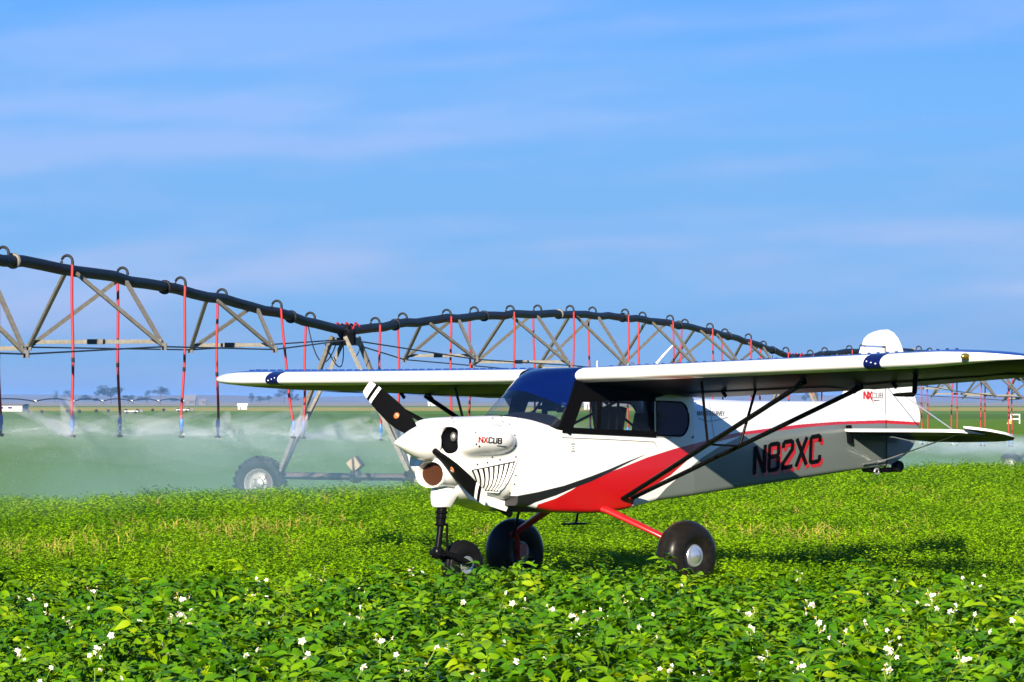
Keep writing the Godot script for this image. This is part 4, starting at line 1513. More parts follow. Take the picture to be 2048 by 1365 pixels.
	part("cabin_roof", b, M.blue, o)
	var lows := []
	for i in range(3, 13): lows.append([i, false])
	b = wing_strip(ysr, lows, Vector3.DOWN)
	part("cabin_ceiling", b, M.interior, o)
	# cabin sides: pillars, frames, panes, the rounded rear window
	for sg: float in [1.0, -1.0]:
		b = MB.new()
		b.beam(P(0.135, 0.368 * sg, 1.53), P(-0.035, 0.368 * sg, 1.86), 0.155, 0.03, P(0, 1, 0))
		part("door_pillar", b, M.matt_black, o)
		b = MB.new()
		b.plate(PackedVector2Array([Vector2(0.075, 1.815), Vector2(0.04, 1.90), Vector2(-0.02, 2.03), Vector2(-0.4, 2.0), Vector2(-1.07, 1.93), Vector2(-1.07, 1.815)]), func(p, th): return P(p.x, 0.366 * sg + th, p.y), 0.012)
		part("upper_frame", b, M.matt_black, o)
		b = MB.new()
		b.beam(P(0.16, 0.362 * sg, 1.545), P(-1.07, 0.362 * sg, 1.500), 0.035, 0.055)
		part("window_sill", b, M.matt_black, o)
		b = MB.new()
		b.beam(P(-0.305, 0.362 * sg, 1.52), P(-0.325, 0.362 * sg, 1.84), 0.05, 0.03, P(0, 1, 0))
		part("window_post", b, M.matt_black, o)
		b = MB.new()
		b.beam(P(-1.03, 0.362 * sg, 1.50), P(-0.97, 0.362 * sg, 1.84), 0.06, 0.03, P(0, 1, 0))
		part("window_post", b, M.matt_black, o)
		b = MB.new()
		b.plate(PackedVector2Array([Vector2(0.10, 1.56), Vector2(-0.05, 1.83), Vector2(-0.98, 1.83), Vector2(-1.02, 1.52)]), func(p, th): return P(p.x, 0.371 * sg + th, p.y), 0.001)
		part("side_window", b, M.pane, o)
		var ol := PackedVector2Array([Vector2(-1.09, 1.490), Vector2(-1.25, 1.486), Vector2(-1.40, 1.482)])
		for k in 11:
			var a := -PI / 2 + PI * k / 10.0
			ol.append(Vector2(-1.42 - 0.13 * cos(a), 1.645 + 0.163 * sin(a)))
		ol.append(Vector2(-1.40, 1.808)); ol.append(Vector2(-1.25, 1.812)); ol.append(Vector2(-1.09, 1.816)); ol.append(Vector2(-1.09, 1.66))
		b = MB.new()
		b.uvf = paint_uv
		b.begin()
		var cen := Vector2(-1.34, 1.65)
		for k in ol.size():
			var quad2 := []
			for m in [k, (k + 1) % ol.size()]:
				var d: Vector2 = ol[m] - cen
				var f := minf((0.29 if d.x < 0.0 else 0.28) / maxf(absf(d.x), 0.001), (0.225 if d.y > 0.0 else 0.19) / maxf(absf(d.y), 0.001))
				quad2.append(ol[m]); quad2.append(cen + d * f)
			var pt := func(v: Vector2) -> Vector3: return P(v.x, half_w(v.x) * sg, v.y)
			b.q(pt.call(quad2[0]), pt.call(quad2[1]), pt.call(quad2[3]), pt.call(quad2[2]))
		b.face(P(0, sg, 0))
		part("side_panel", b, M.paint, o)
		b = MB.new()
		var bead := PackedVector3Array()
		for k in ol.size() + 1: bead.append(P(ol[k % ol.size()].x, (half_w(ol[k % ol.size()].x) + 0.001) * sg, ol[k % ol.size()].y))
		b.tube(bead, 0.008, 6)
		var rw := part("window_bead", b, M.matt_black, o)
		b = MB.new()
		b.plate(ol, func(p, th): return P(p.x, (half_w(p.x) - 0.002) * sg + th, p.y), 0.001)
		part("rear_window", b, M.pane, o)
	# inside: instrument panel hood, bracket with a screen, seats, tubes
	b = MB.new()
	var hood := []
	for s in [[0.52, 0.28, 1.672], [0.36, 0.31, 1.715], [0.22, 0.33, 1.715], [0.10, 0.335, 1.70]]:
		var r := PackedVector3Array()
		for k in 14:
			var a := PI * k / 13.0
			r.append(P(s[0], s[1] * cos(a), 1.50 + (s[2] - 1.50) * pow(maxf(sin(a), 0.0), 0.6)))
		hood.append(r)
	b.loft(hood)
	part("instrument_hood", b, M.interior, o)
	b = MB.new()
	b.tube(PackedVector3Array([P(0.16, -0.12, 1.66), P(0.05, -0.10, 1.74), P(-0.04, -0.10, 1.84)]), 0.012, 6)
	var br := part("screen_bracket", b, M.matt_black, o)
	b = MB.new()
	b.box(P(-0.10, -0.02, 1.785), Vector3(0.03, 0.12, 0.20))
	b.box(P(-0.02, -0.05, 1.76), Vector3(0.10, 0.04, 0.08))
	b.box(P(-0.15, 0.06, 1.735), Vector3(0.10, 0.05, 0.05))
	part("screen", b, M.matt_black, br)
	for s in [[-0.80, 1.76, 0.42], [-1.28, 1.70, 0.46]]:
		b = MB.new()
		b.box(P(s[0] + 0.22, 0, 1.22), Vector3(0.45, 0.10, s[2]))
		var se_ := part("seat", b, M.seat, o)
		b = MB.new()
		b.beam(P(s[0] + 0.05, 0, 1.22), P(s[0] - 0.08, 0, s[1]), s[2] * 0.7, 0.07, P(1, 0, 0))
		part("backrest", b, M.matt_black, se_)
	for s in [[[-0.45, 0.36, 1.52], [-0.95, -0.1, 1.86]], [[-0.45, -0.36, 1.52], [-0.95, 0.1, 1.86]], [[-0.98, 0.3, 1.50], [-1.02, -0.3, 1.84]], [[-0.72, 0.2, 1.50], [-0.75, 0.2, 1.86]], [[0.12, 0.25, 1.72], [-0.03, 0.27, 2.0]]]:
		b = MB.new()
		b.bar(P(s[0][0], s[0][1], s[0][2]), P(s[1][0], s[1][1], s[1][2]), 0.013, 8)
		part("frame_tube", b, M.matt_black, o)
	# wings
	build_wing(o, 1.0)
	build_wing(o, -1.0)
	# things on top of the wing: white aerial, small posts, filler vent
	b = MB.new()
	b.tube(PackedVector3Array([P(-0.76, 0.66, 2.13), P(-0.79, 0.76, 2.24), P(-0.82, 0.85, 2.33)]), [0.014, 0.012, 0.007], 8)
	part("aerial", b, M.white, o)
	b = MB.new()
	b.bar(P(-0.25, 0.42, 2.12), P(-0.25, 0.42, 2.19), 0.012, 8)
	part("aerial_post", b, M.metal, o)
	b = MB.new()
	var hp := PackedVector3Array()
	for k in 9: hp.append(P(-0.42 + 0.05 * cos(PI * k / 8.0), 0.70, 2.125 + 0.045 * sin(PI * k / 8.0)))
	b.tube(hp, 0.008, 6)
	part("filler_vent", b, M.metal, o)
	# pitot tube under the left wing
	b = MB.new()
	b.tube(PackedVector3Array([P(-0.55, 4.05, 2.02), P(-0.53, 4.05, 1.84), P(-0.51, 4.05, 1.822), P(-0.30, 4.05, 1.818), P(-0.25, 4.05, 1.818)]), [0.022, 0.022, 0.022, 0.016, 0.009], 8)
	part("pitot_tube", b, M.strut, o)
	# tail
	b = MB.new()
	b.uvf = paint_uv
	b.plate(PackedVector2Array([Vector2(-3.95, 1.80), Vector2(-4.104, 1.83), Vector2(-4.22, 1.967), Vector2(-4.33, 2.17), Vector2(-4.43, 2.323), Vector2(-4.455, 2.383), Vector2(-4.772, 2.375), Vector2(-4.772, 1.62), Vector2(-4.2, 1.62)]), func(p, th): return P(p.x, th, p.y), 0.022)
	var fin := part("fin", b, M.paint, o)
	b = MB.new()
	b.uvf = paint_uv
	b.plate(PackedVector2Array([Vector2(-4.468, 2.402), Vector2(-4.509, 2.472), Vector2(-4.57, 2.512), Vector2(-4.648, 2.54), Vector2(-4.74, 2.56), Vector2(-4.834, 2.564), Vector2(-4.92, 2.535), Vector2(-4.989, 2.479), Vector2(-5.03, 2.42), Vector2(-5.057, 2.367), Vector2(-5.14, 2.16), Vector2(-5.201, 2.003), Vector2(-5.24, 1.88), Vector2(-5.261, 1.823), Vector2(-5.30, 1.76), Vector2(-5.322, 1.695), Vector2(-5.322, 1.64), Vector2(-5.305, 1.592), Vector2(-5.285, 1.51), Vector2(-5.255, 1.437), Vector2(-5.20, 1.365), Vector2(-5.135, 1.309), Vector2(-5.04, 1.26), Vector2(-4.939, 1.215), Vector2(-4.80, 1.165), Vector2(-4.80, 2.394)]), func(p, th): return P(p.x, th, p.y), 0.02)
	var rud := part("rudder", b, M.paint, o)
	b = MB.new()
	b.bar(P(-4.786, 0, 1.14), P(-4.786, 0, 2.39), 0.012, 8)
	part("hinge_line", b, M.black, rud)
	for k in 5:
		var big := 1.45 if k < 2 else 1.0
		var u0: float = [-4.44, -4.505, -4.575, -4.632, -4.688][k]
		var z0 := 1.862
		var place := func(u, v, l): return P(u0 - u * 0.085 * big, 0.022 + l, z0 + v * 0.055 * big - (0.012 if k < 2 else 0.0))
		part("letter", glyph("NXCUB"[k], 0.20 if k < 2 else 0.15, place, 0.003), M.red if k < 2 else M.grey_text, fin)
	b = MB.new()
	b.plate(PackedVector2Array([Vector2(-4.54, 1.862), Vector2(-4.565, 1.865), Vector2(-4.605, 1.80)]), func(p, th): return P(p.x, 0.024 + th, p.y), 0.001)
	part("letter_tail", b, M.red, fin)
	b = MB.new()
	b.plate(PackedVector2Array([Vector2(-4.59, 1.845), Vector2(-4.60, 1.828), Vector2(-4.73, 1.843)]), func(p, th): return P(p.x, 0.024 + th, p.y), 0.001)
	part("letter_bar", b, M.grey_text, fin)
	for sg: float in [1.0, -1.0]:
		var so := PackedVector2Array([Vector2(-4.06, 0.05), Vector2(-4.10, 0.3), Vector2(-4.19, 0.8), Vector2(-4.28, 1.2), Vector2(-4.36, 1.33), Vector2(-4.76, 1.34), Vector2(-4.76, 0.04)])
		var el := PackedVector2Array([Vector2(-4.785, 0.08), Vector2(-4.785, 1.36), Vector2(-4.40, 1.365), Vector2(-4.46, 1.45), Vector2(-4.60, 1.53), Vector2(-4.80, 1.56), Vector2(-5.0, 1.52), Vector2(-5.15, 1.38), Vector2(-5.23, 1.1), Vector2(-5.25, 0.6), Vector2(-5.2, 0.25), Vector2(-5.05, 0.08)])
		b = MB.new()
		b.plate(so, func(p, th): return P(p.x, p.y * sg, 1.535 - 0.06 * (-4.06 - p.x) + th), 0.015)
		var stb := part("stabiliser", b, M.white, o)
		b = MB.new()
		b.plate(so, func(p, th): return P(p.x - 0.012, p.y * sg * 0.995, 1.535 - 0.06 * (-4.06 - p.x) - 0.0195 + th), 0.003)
		part("underside_shade", b, M.under, stb)  # added dark sheet: shade coloured in below the white stabiliser
		b = MB.new()
		b.plate(el, func(p, th): return P(p.x, p.y * sg, 1.497 - 0.15 * (-4.77 - p.x) + th), 0.012)
		var elv := part("elevator", b, M.white, o)
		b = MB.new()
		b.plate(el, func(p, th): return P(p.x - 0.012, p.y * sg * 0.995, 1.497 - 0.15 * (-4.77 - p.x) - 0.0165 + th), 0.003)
		part("underside_shade", b, M.under, elv)  # added sheet again, its dark colour standing for shade under the elevator
		for wv in [[P(-4.72, 0.02, 2.05), P(-4.70, 1.02 * sg, 1.51)], [P(-4.60, 0.05 * sg, 1.20), P(-4.70, 1.02 * sg, 1.48)]]:
			b = MB.new()
			b.bar(wv[0], wv[1], 0.006, 6)
			part("bracing_wire", b, M.metal, o)
	b = MB.new()
	b.beam(P(-4.10, 0.12, 1.585), P(-4.12, 0.12, 1.41), 0.045, 0.04)
	part("trim_slot", b, M.matt_black, o)
	# tail end: spring, small wheel and rings
	b = MB.new()
	b.tube(PackedVector3Array([P(-4.45, 0, 1.135), P(-4.70, 0, 1.12), P(-4.95, 0, 1.14)]), 0.022, 8)
	var sk := part("tail_spring", b, M.strut, o)
	b = MB.new()
	b.lathe(P(-4.98, 0, 1.165), P(0, 1, 0), [[-0.04, 0.02], [-0.05, 0.045], [-0.03, 0.06], [0.03, 0.06], [0.05, 0.045], [0.04, 0.02]], 18)
	part("tail_wheel", b, M.tyre, sk)
	b = MB.new()
	var rg := PackedVector3Array()
	for k in 13: rg.append(P(-4.60 + 0.03 * cos(TAU * k / 12), 0.05, 1.115 + 0.03 * sin(TAU * k / 12)))
	b.tube(rg, 0.012, 6)
	part("tie_ring", b, M.metal, sk)
	b = MB.new()
	b.box(P(-4.72, 0.0, 1.13), Vector3(0.30, 0.05, 0.10))
	part("spring_clamp", b, M.black, sk)
	b = MB.new()
	b.bar(P(-4.35, 0.09, 1.19), P(-5.0, 0.06, 1.27), 0.007, 6)
	part("rudder_cable", b, M.metal, o)
	# undercarriage
	for sg: float in [1.0, -1.0]:
		b = MB.new()
		b.tube(PackedVector3Array([P(-0.38, 0.24 * sg, 0.835), P(-0.40, 0.42 * sg, 0.785), P(-0.51, 1.0 * sg, 0.555), P(-0.60, 1.06 * sg, 0.45), P(-0.655, 1.08 * sg, 0.365)]), [0.075, 0.058, 0.046, 0.044, 0.04], 12, 0.55, P(0, 0.4 * sg, 1).normalized())
		var leg := part("gear_leg", b, M.red, o)
		if sg < 0.0:
			b = MB.new()
			b.bar(P(0.10, 0.28 * sg, 0.80), P(-0.50, 1.0 * sg, 0.535), 0.015, 8)
			part("gear_brace", b, M.strut, leg)
		var wc := P(-0.665, 1.155 * sg, 0.375)
		b = MB.new()
		b.lathe(wc, P(0, sg, 0), [[-0.10, 0.105], [-0.125, 0.13], [-0.145, 0.18], [-0.146, 0.22], [-0.128, 0.265], [-0.096, 0.298], [-0.053, 0.32], [0.0, 0.328], [0.053, 0.32], [0.096, 0.298], [0.128, 0.265], [0.146, 0.22], [0.145, 0.18], [0.125, 0.13], [0.10, 0.105]], 44, false)
		var wh := part("wheel", b, M.tyre, o)
		b = MB.new()
		b.lathe(wc, P(0, sg, 0), [[0.09, 0.112], [0.112, 0.104], [0.122, 0.090], [0.116, 0.080], [0.128, 0.064], [0.138, 0.032], [0.14, 0.005]], 30, false)
		part("hub_cap", b, M.metal, wh)
		b = MB.new()
		b.lathe(wc, P(0, sg, 0), [[-0.09, 0.115], [-0.10, 0.11], [-0.08, 0.08], [-0.085, 0.0]], 24, false)
		part("brake_disc", b, M.steel, wh)
		b = MB.new()
		b.box(wc + P(0.02, -0.115 * sg, 0.0), Vector3(0.09, 0.15, 0.05))
		part("brake_caliper", b, M.red, wh)
	b = MB.new()
	b.bar(P(-0.70, -0.30, 0.80), P(-0.66, -0.30, 0.655), 0.012, 8)
	b.beam(P(-0.50, -0.30, 0.655), P(-0.78, -0.30, 0.655), 0.06, 0.02)
	part("boarding_step", b, M.strut, o)
	# nose wheel
	b = MB.new()
	b.tube(PackedVector3Array([P(1.333, 0, 0.87), P(1.340, 0, 0.80), P(1.352, 0, 0.69)]), [0.046, 0.046, 0.042], 14)
	b.tube(PackedVector3Array([P(1.352, 0, 0.69), P(1.385, 0, 0.47)]), 0.030, 14)
	var ng := part("nose_strut", b, M.strut, o)
	for s in [[0.80, 0.056], [0.755, 0.052], [0.69, 0.05]]:
		b = MB.new()
		b.lathe(P(1.333 + (0.87 - s[0]) * 0.11, 0, s[0]), Vector3.UP, [[-0.012, 0.045], [-0.01, s[1]], [0.01, s[1]], [0.012, 0.045]], 16)
		part("strut_collar", b, M.black, ng)
	b = MB.new()
	b.bar(P(1.30, 0.03, 0.70), P(1.30, 0.03, 0.43), 0.012, 8)
	part("link_rod", b, M.strut, ng)
	b = MB.new()
	b.lathe(P(1.392, 0, 0.41), Vector3.UP, [[-0.03, 0.03], [-0.02, 0.055], [0.05, 0.055], [0.08, 0.035]], 16)
	b.beam(P(1.425, 0, 0.435), P(1.31, 0, 0.425), 0.15, 0.05)
	part("fork_crown", b, M.strut, ng)
	for sg: float in [1.0, -1.0]:
		b = MB.new()
		b.tube(PackedVector3Array([P(1.36, 0.075 * sg, 0.43), P(1.24, 0.11 * sg, 0.39), P(1.085, 0.12 * sg, 0.32)]), [0.026, 0.03, 0.026], 10, 0.6, P(0, 1, 0))
		part("fork_arm", b, M.strut, ng)
	b = MB.new()
	b.lathe(P(1.085, 0, 0.315), P(0, 1, 0), [[-0.06, 0.075], [-0.085, 0.11], [-0.085, 0.16], [-0.07, 0.20], [-0.055, 0.212], [-0.05, 0.205], [-0.04, 0.222], [-0.02, 0.226], [-0.012, 0.215], [0.012, 0.215], [0.02, 0.226], [0.04, 0.222], [0.05, 0.205], [0.055, 0.212], [0.07, 0.20], [0.085, 0.16], [0.085, 0.11], [0.06, 0.075]], 36, false)
	var nw := part("nose_wheel", b, M.rubber, o)
	b = MB.new()
	for sg: float in [1.0, -1.0]:
		b.lathe(P(1.085, 0, 0.315), P(0, sg, 0), [[0.05, 0.085], [0.07, 0.082], [0.06, 0.06], [0.05, 0.04], [0.075, 0.03], [0.08, 0.004]], 22, false)
	part("rim", b, M.metal, nw)

# ---------------------------------------------------------------- crops
func leaflet(b: MB, base: Vector3, dir: Vector3, up: Vector3, L: float, Wd: float, droop: float, fold: float, tone: float) -> void:
	# an oval pointed leaf: a row of cross sections along a drooping midrib, folded a little along it
	var side := dir.cross(up).normalized()
	var n := 5
	var prev_l := base
	var prev_r := base
	var prev_m := base
	for k in range(1, n + 1):
		var f := float(k) / n
		var w: float = Wd * 0.5 * [0.0, 0.72, 1.0, 0.90, 0.52, 0.0][k]
		var m := base + dir * (L * f) - up * (droop * L * f * f) + up * (0.03 * L * (k % 2))
		var l := m + side * w + up * (w * fold)
		var r := m - side * w + up * (w * fold)
		b.col = Color(tone, tone, tone)
		if k == 1:
			b.t(prev_m, m, l); b.t(prev_m, r, m)
		elif k == n:
			b.t(prev_m, m, prev_l); b.t(prev_m, prev_r, m)
		else:
			b.q(prev_m, m, l, prev_l); b.q(prev_m, prev_r, r, m)
		prev_l = l; prev_r = r; prev_m = m

func potato_leaf(seed_: int) -> ArrayMesh:
	var r := RandomNumberGenerator.new()
	r.seed = seed_
	var b := MB.new()
	b.colored = true
	var n := 3
	var pts := []
	for k in n + 1:
		var f := float(k) / n
		pts.append(Vector3(0, 0.05 * f - 0.07 * f * f, 0.20 * f))
	# rachis
	for k in n:
		b.col = Color(0.9, 1.0, 0.6)
		b.bar(pts[k], pts[k + 1], 0.0025, 3)
	b.grp = 2
	for k in range(1, n):
		for s: float in [-1.0, 1.0]:
			b.grp += 1
			var d := Vector3(s * r.randf_range(0.8, 1.0), r.randf_range(-0.15, 0.25), r.randf_range(0.3, 0.6)).normalized()
			leaflet(b, pts[k] + Vector3(s * 0.008, 0, 0), d, Vector3(r.randf_range(-0.2, 0.2), 1, r.randf_range(-0.2, 0.2)).normalized(), r.randf_range(0.06, 0.105), r.randf_range(0.034, 0.056), r.randf_range(0.25, 1.0), r.randf_range(0.1, 0.7), r.randf_range(0.8, 1.2))
	b.grp += 1
	leaflet(b, pts[n], Vector3(r.randf_range(-0.2, 0.2), r.randf_range(-0.3, 0.1), 1).normalized(), Vector3.UP, 0.105, 0.060, r.randf_range(0.3, 0.9), r.randf_range(0.15, 0.6), 1.0)
	var m := b.mesh()
	return m

func potato_top(x: float, w: float) -> float:   # height of the canopy
	return 0.39 + 0.26 * bumps.get_noise_2d(x, w)

var bumps := FastNoiseLite.new()

func potato_end(x: float) -> float:             # distance at which the crop ends
	return 28.2 + 1.7 * exp(-pow((x - 0.35) / 1.6, 2.0)) + 0.35 * sin(x * 2.1 + 0.6) + 0.22 * sin(x * 5.3)

func leaf_basis(r: RandomNumberGenerator, tilt: float) -> Basis:
	var b := Basis(Vector3.UP, r.randf() * TAU)
	b = b * Basis(Vector3.RIGHT, r.randf_range(-tilt, tilt)) * Basis(Vector3.BACK, r.randf_range(-tilt * 0.7, tilt * 0.7))
	return b

func build_potatoes() -> void:
	var r := RandomNumberGenerator.new()
	r.seed = 77
	bumps.seed = 4; bumps.frequency = 1.1; bumps.fractal_octaves = 2
	var crop := thing("potato_crop", "dense leafy potato crop filling the foreground", "crop", Vector3(0, 0, -18))
	var meshes := []
	for k in 6: meshes.append(potato_leaf(100 + k))
	var mats := []
	for c in [[0.034, 0.112, 0.0004], [0.058, 0.155, 0.0004], [0.10, 0.20, 0.0005], [0.17, 0.25, 0.0006], [0.018, 0.07, 0.0005]]:
		var m: StandardMaterial3D = M.potato.duplicate()
		m.albedo_color = Color(c[0], c[1], c[2]).linear_to_srgb()
		mats.append(m)
	# the leaves that show largest, one by one
	for k in 300:
		var w := r.randf_range(17.4, 19.3)
		var x := r.randf_range(-1.0, 1.0) * (0.137 * w + 0.1)
		var top := potato_top(x, w)
		var lf := obj("leaf", meshes[k % 6], mats[[0, 1, 1, 2, 0, 1, 4, 2, 3][r.randi() % 9]], crop)
		lf.transform = Transform3D(leaf_basis(r, 0.9).scaled_local(Vector3.ONE * r.randf_range(0.6, 0.95)), Vector3(x, top - 0.10 * r.randf() * r.randf() - 0.02, -w + 18.0))
	# the rest of the foliage
	for k in 6:
		var tr := []
		var cs := []
		var n := 6200
		for i in n:
			var w := r.randf_range(15.5, 30.6)
			var x := r.randf_range(-1.0, 1.0) * (0.14 * w + 1.3)
			if w > potato_end(x): continue
			var top := potato_top(x, w)
			var d := r.randf()
			var edge := clampf((potato_end(x) - w) / 0.5, 0.25, 1.0)
			var y := (top - 0.34 * d * d) * edge
			var v := r.randf()
			var c := Color(0.034, 0.112, 0.0004)
			if v > 0.35: c = Color(0.058, 0.155, 0.0004)
			if v > 0.62: c = Color(0.100, 0.20, 0.0005)
			if v > 0.94: c = Color(0.17, 0.25, 0.0006)
			tr.append(Transform3D(leaf_basis(r, 0.95).scaled_local(Vector3.ONE * r.randf_range(0.55, 0.95)), Vector3(x, y, -w + 18.0)))
			cs.append(c)
		scatter("foliage", meshes[k], M.potato, tr, cs, crop)
	# blossoms: white clusters on stalks above the leaves
	var spots := [[250, 1292], [500, 1190], [520, 1165], [645, 1150], [820, 1138], [835, 1150], [95, 1215], [190, 1180], [345, 1235], [140, 1243], [445, 1257], [195, 1298], [190, 1322], [280, 1240], [365, 1235], [550, 1205], [560, 1240], [720, 1222], [760, 1280], [850, 1312], [612, 1305], [800, 1325], [700, 1358], [255, 1360], [500, 1308], [470, 1323], [958, 1350], [1100, 1325], [1150, 1235], [1105, 1222], [1000, 1200], [1050, 1202], [1030, 1225], [1200, 1225], [1245, 1217], [1258, 1212], [1320, 1238], [1285, 1268], [1220, 1283], [1500, 1227], [1620, 1218], [1505, 1268], [1525, 1312], [1335, 1338], [1515, 1348], [1600, 1328], [1410, 1345], [1060, 1345], [1130, 1355], [1685, 1272], [1780, 1268], [1780, 1298], [1860, 1190], [1855, 1208], [1900, 1228], [1940, 1245], [1965, 1278], [1925, 1325], [1770, 1340], [1815, 1225], [2035, 1228], [2040, 1262], [1735, 1190], [1785, 1170], [1930, 1162], [1970, 1160], [1600, 1148], [1365, 1180], [1110, 1180], [905, 1220], [730, 1180], [360, 1200], [60, 1200], [170, 1222], [920, 1255], [895, 1305], [1150, 1270], [1735, 1245], [1640, 1255], [1000, 1290], [330, 1292], [90, 1342], [40, 1300], [680, 1250]]
	var bl := []
	for k in 4: bl.append(blossom_mesh(300 + k))
	for s in spots:
		var w: float = (EYE - 0.52) * F / (s[1] - 800.0)
		var x := px_at(s[0], w)
		var ob := obj("potato_blossom", bl[r.randi() % 4], M.blossom)
		var big := 1.0 if s[1] > 1200 else 0.9
		ob.transform = Transform3D(Basis(Vector3.UP, r.randf() * TAU).scaled_local(Vector3.ONE * r.randf_range(0.65, 1.2) * big), Vector3(x, 0.46, -w))
		tag(ob, "cluster of small white potato blossoms standing above the foreground leaves", "flower", "white potato blossoms in the foreground crop")

func blossom_mesh(seed_: int) -> ArrayMesh:
	var r := RandomNumberGenerator.new()
	r.seed = seed_
	var b := MB.new()
	b.colored = true
	b.col = Color(0.10, 0.19, 0.02)
	b.bar(Vector3(0, -0.14, 0), Vector3(0, 0.03, 0), 0.004, 4)
	for k in [4, 7, 3, 5][seed_ % 4]:
		var c := Vector3(r.randfn() * 0.026, r.randf_range(0.015, 0.10), r.randfn() * 0.026)
		b.col = Color(0.12, 0.20, 0.01)
		b.bar(Vector3(0, 0.0, 0), c, 0.002, 3)
		var nrm := (Vector3(r.randfn(), r.randf_range(-0.2, 1.0), r.randfn())).normalized()
		var u := nrm.cross(Vector3.UP if absf(nrm.y) < 0.9 else Vector3.RIGHT).normalized()
		var v := nrm.cross(u)
		b.grp = -1
		var ps := r.randf_range(0.7, 1.05)
		for p in 5:
			b.col = Color(0.66, 0.65, 0.58)
			var a0 := TAU * p / 5.0 + r.randf() * 0.2
			var d0 := u * cos(a0) + v * sin(a0)
			var d1 := u * cos(a0 + 0.55) + v * sin(a0 + 0.55)
			var d2 := u * cos(a0 - 0.55) + v * sin(a0 - 0.55)
			var back := r.randf_range(-0.006, 0.006)
			b.t(c, c + d1 * 0.013 * ps + nrm * 0.003, c + d0 * 0.020 * ps + nrm * back)
			b.t(c, c + d0 * 0.020 * ps + nrm * back, c + d2 * 0.013 * ps + nrm * 0.003)
		b.col = Color(0.6, 0.36, 0.02)
		b.bar(c, c + nrm * 0.012, 0.003, 4, 0.002)
	return b.mesh()

func scatter(called: String, mesh: Mesh, m: Material, tr: Array, cs: Array, parent: Node = null) -> MultiMeshInstance3D:
	var mm := MultiMesh.new()
	mm.transform_format = MultiMesh.TRANSFORM_3D
	mm.use_colors = true
	mm.mesh = mesh
	mm.instance_count = tr.size()
	for i in tr.size():
		mm.set_instance_transform(i, tr[i])
		mm.set_instance_color(i, cs[i])
	var o := MultiMeshInstance3D.new()
	o.multimesh = mm
	o.material_override = m
	o.set_meta("kind", "stuff")
	if parent:
		var n := called
		var k := 0
		while parent.has_node(NodePath(n)):
			k += 1
			n = "%s_%03d" % [called, k]
		o.name = n
		parent.add_child(o, true)
	else:
		o.name = numbered(called)
		add_child(o, true)
	return o

func alfalfa_clump(seed_: int) -> ArrayMesh:
	var r := RandomNumberGenerator.new()
	r.seed = seed_
	var b := MB.new()
	b.colored = true
	b.grp = -1
	for s in 13:
		var a := r.randf() * TAU
		var rr := 0.13 * sqrt(r.randf())
		var p := Vector3(cos(a) * rr, 0, sin(a) * rr)
		var h := r.randf_range(0.14, 0.235)
		var lean := Vector3(cos(a), 0, sin(a)) * r.randf_range(0.0, 0.09)
		for k in 6:
			var f := 0.42 + 0.58 * k / 5.0
			var c := p + lean * f + Vector3(0, h * f, 0)
			var az := r.randf() * TAU
			var d := Vector3(cos(az), r.randf_range(0.0, 0.7), sin(az)).normalized()
			for q in 3:
				var dd := d.rotated(Vector3.UP, (q - 1) * 0.85)
				var L := r.randf_range(0.020, 0.032)
				var sd := dd.cross(Vector3.UP).normalized() * L * 0.30
				var tone := r.randf_range(0.8, 1.2) 
				b.col = Color(tone, tone, tone)
				var base := c + d * 0.012
				b.t(base, base + dd * L * 0.6 + sd, base + dd * L)
				b.t(base, base + dd * L, base + dd * L * 0.6 - sd)
	return b.mesh()

func straw_tuft(seed_: int) -> ArrayMesh:
	var r := RandomNumberGenerator.new()
	r.seed = seed_
	var b := MB.new()
	for k in 6:
		var p := Vector3(r.randf_range(-0.1, 0.1), 0.05, r.randf_range(-0.1, 0.1))
		var d := Vector3(r.randf_range(-0.28, 0.28), 1.0, r.randf_range(-0.28, 0.28)).normalized()
		var L := r.randf_range(0.14, 0.26)
		var m := p + d * L * 0.7
		b.bar(p, m, 0.0035, 3)
		b.bar(m, m + (d + Vector3(r.randf_range(-0.9, 0.9), -0.4, r.randf_range(-0.9, 0.9))).normalized() * L * 0.35, 0.003, 3)
	return b.mesh()

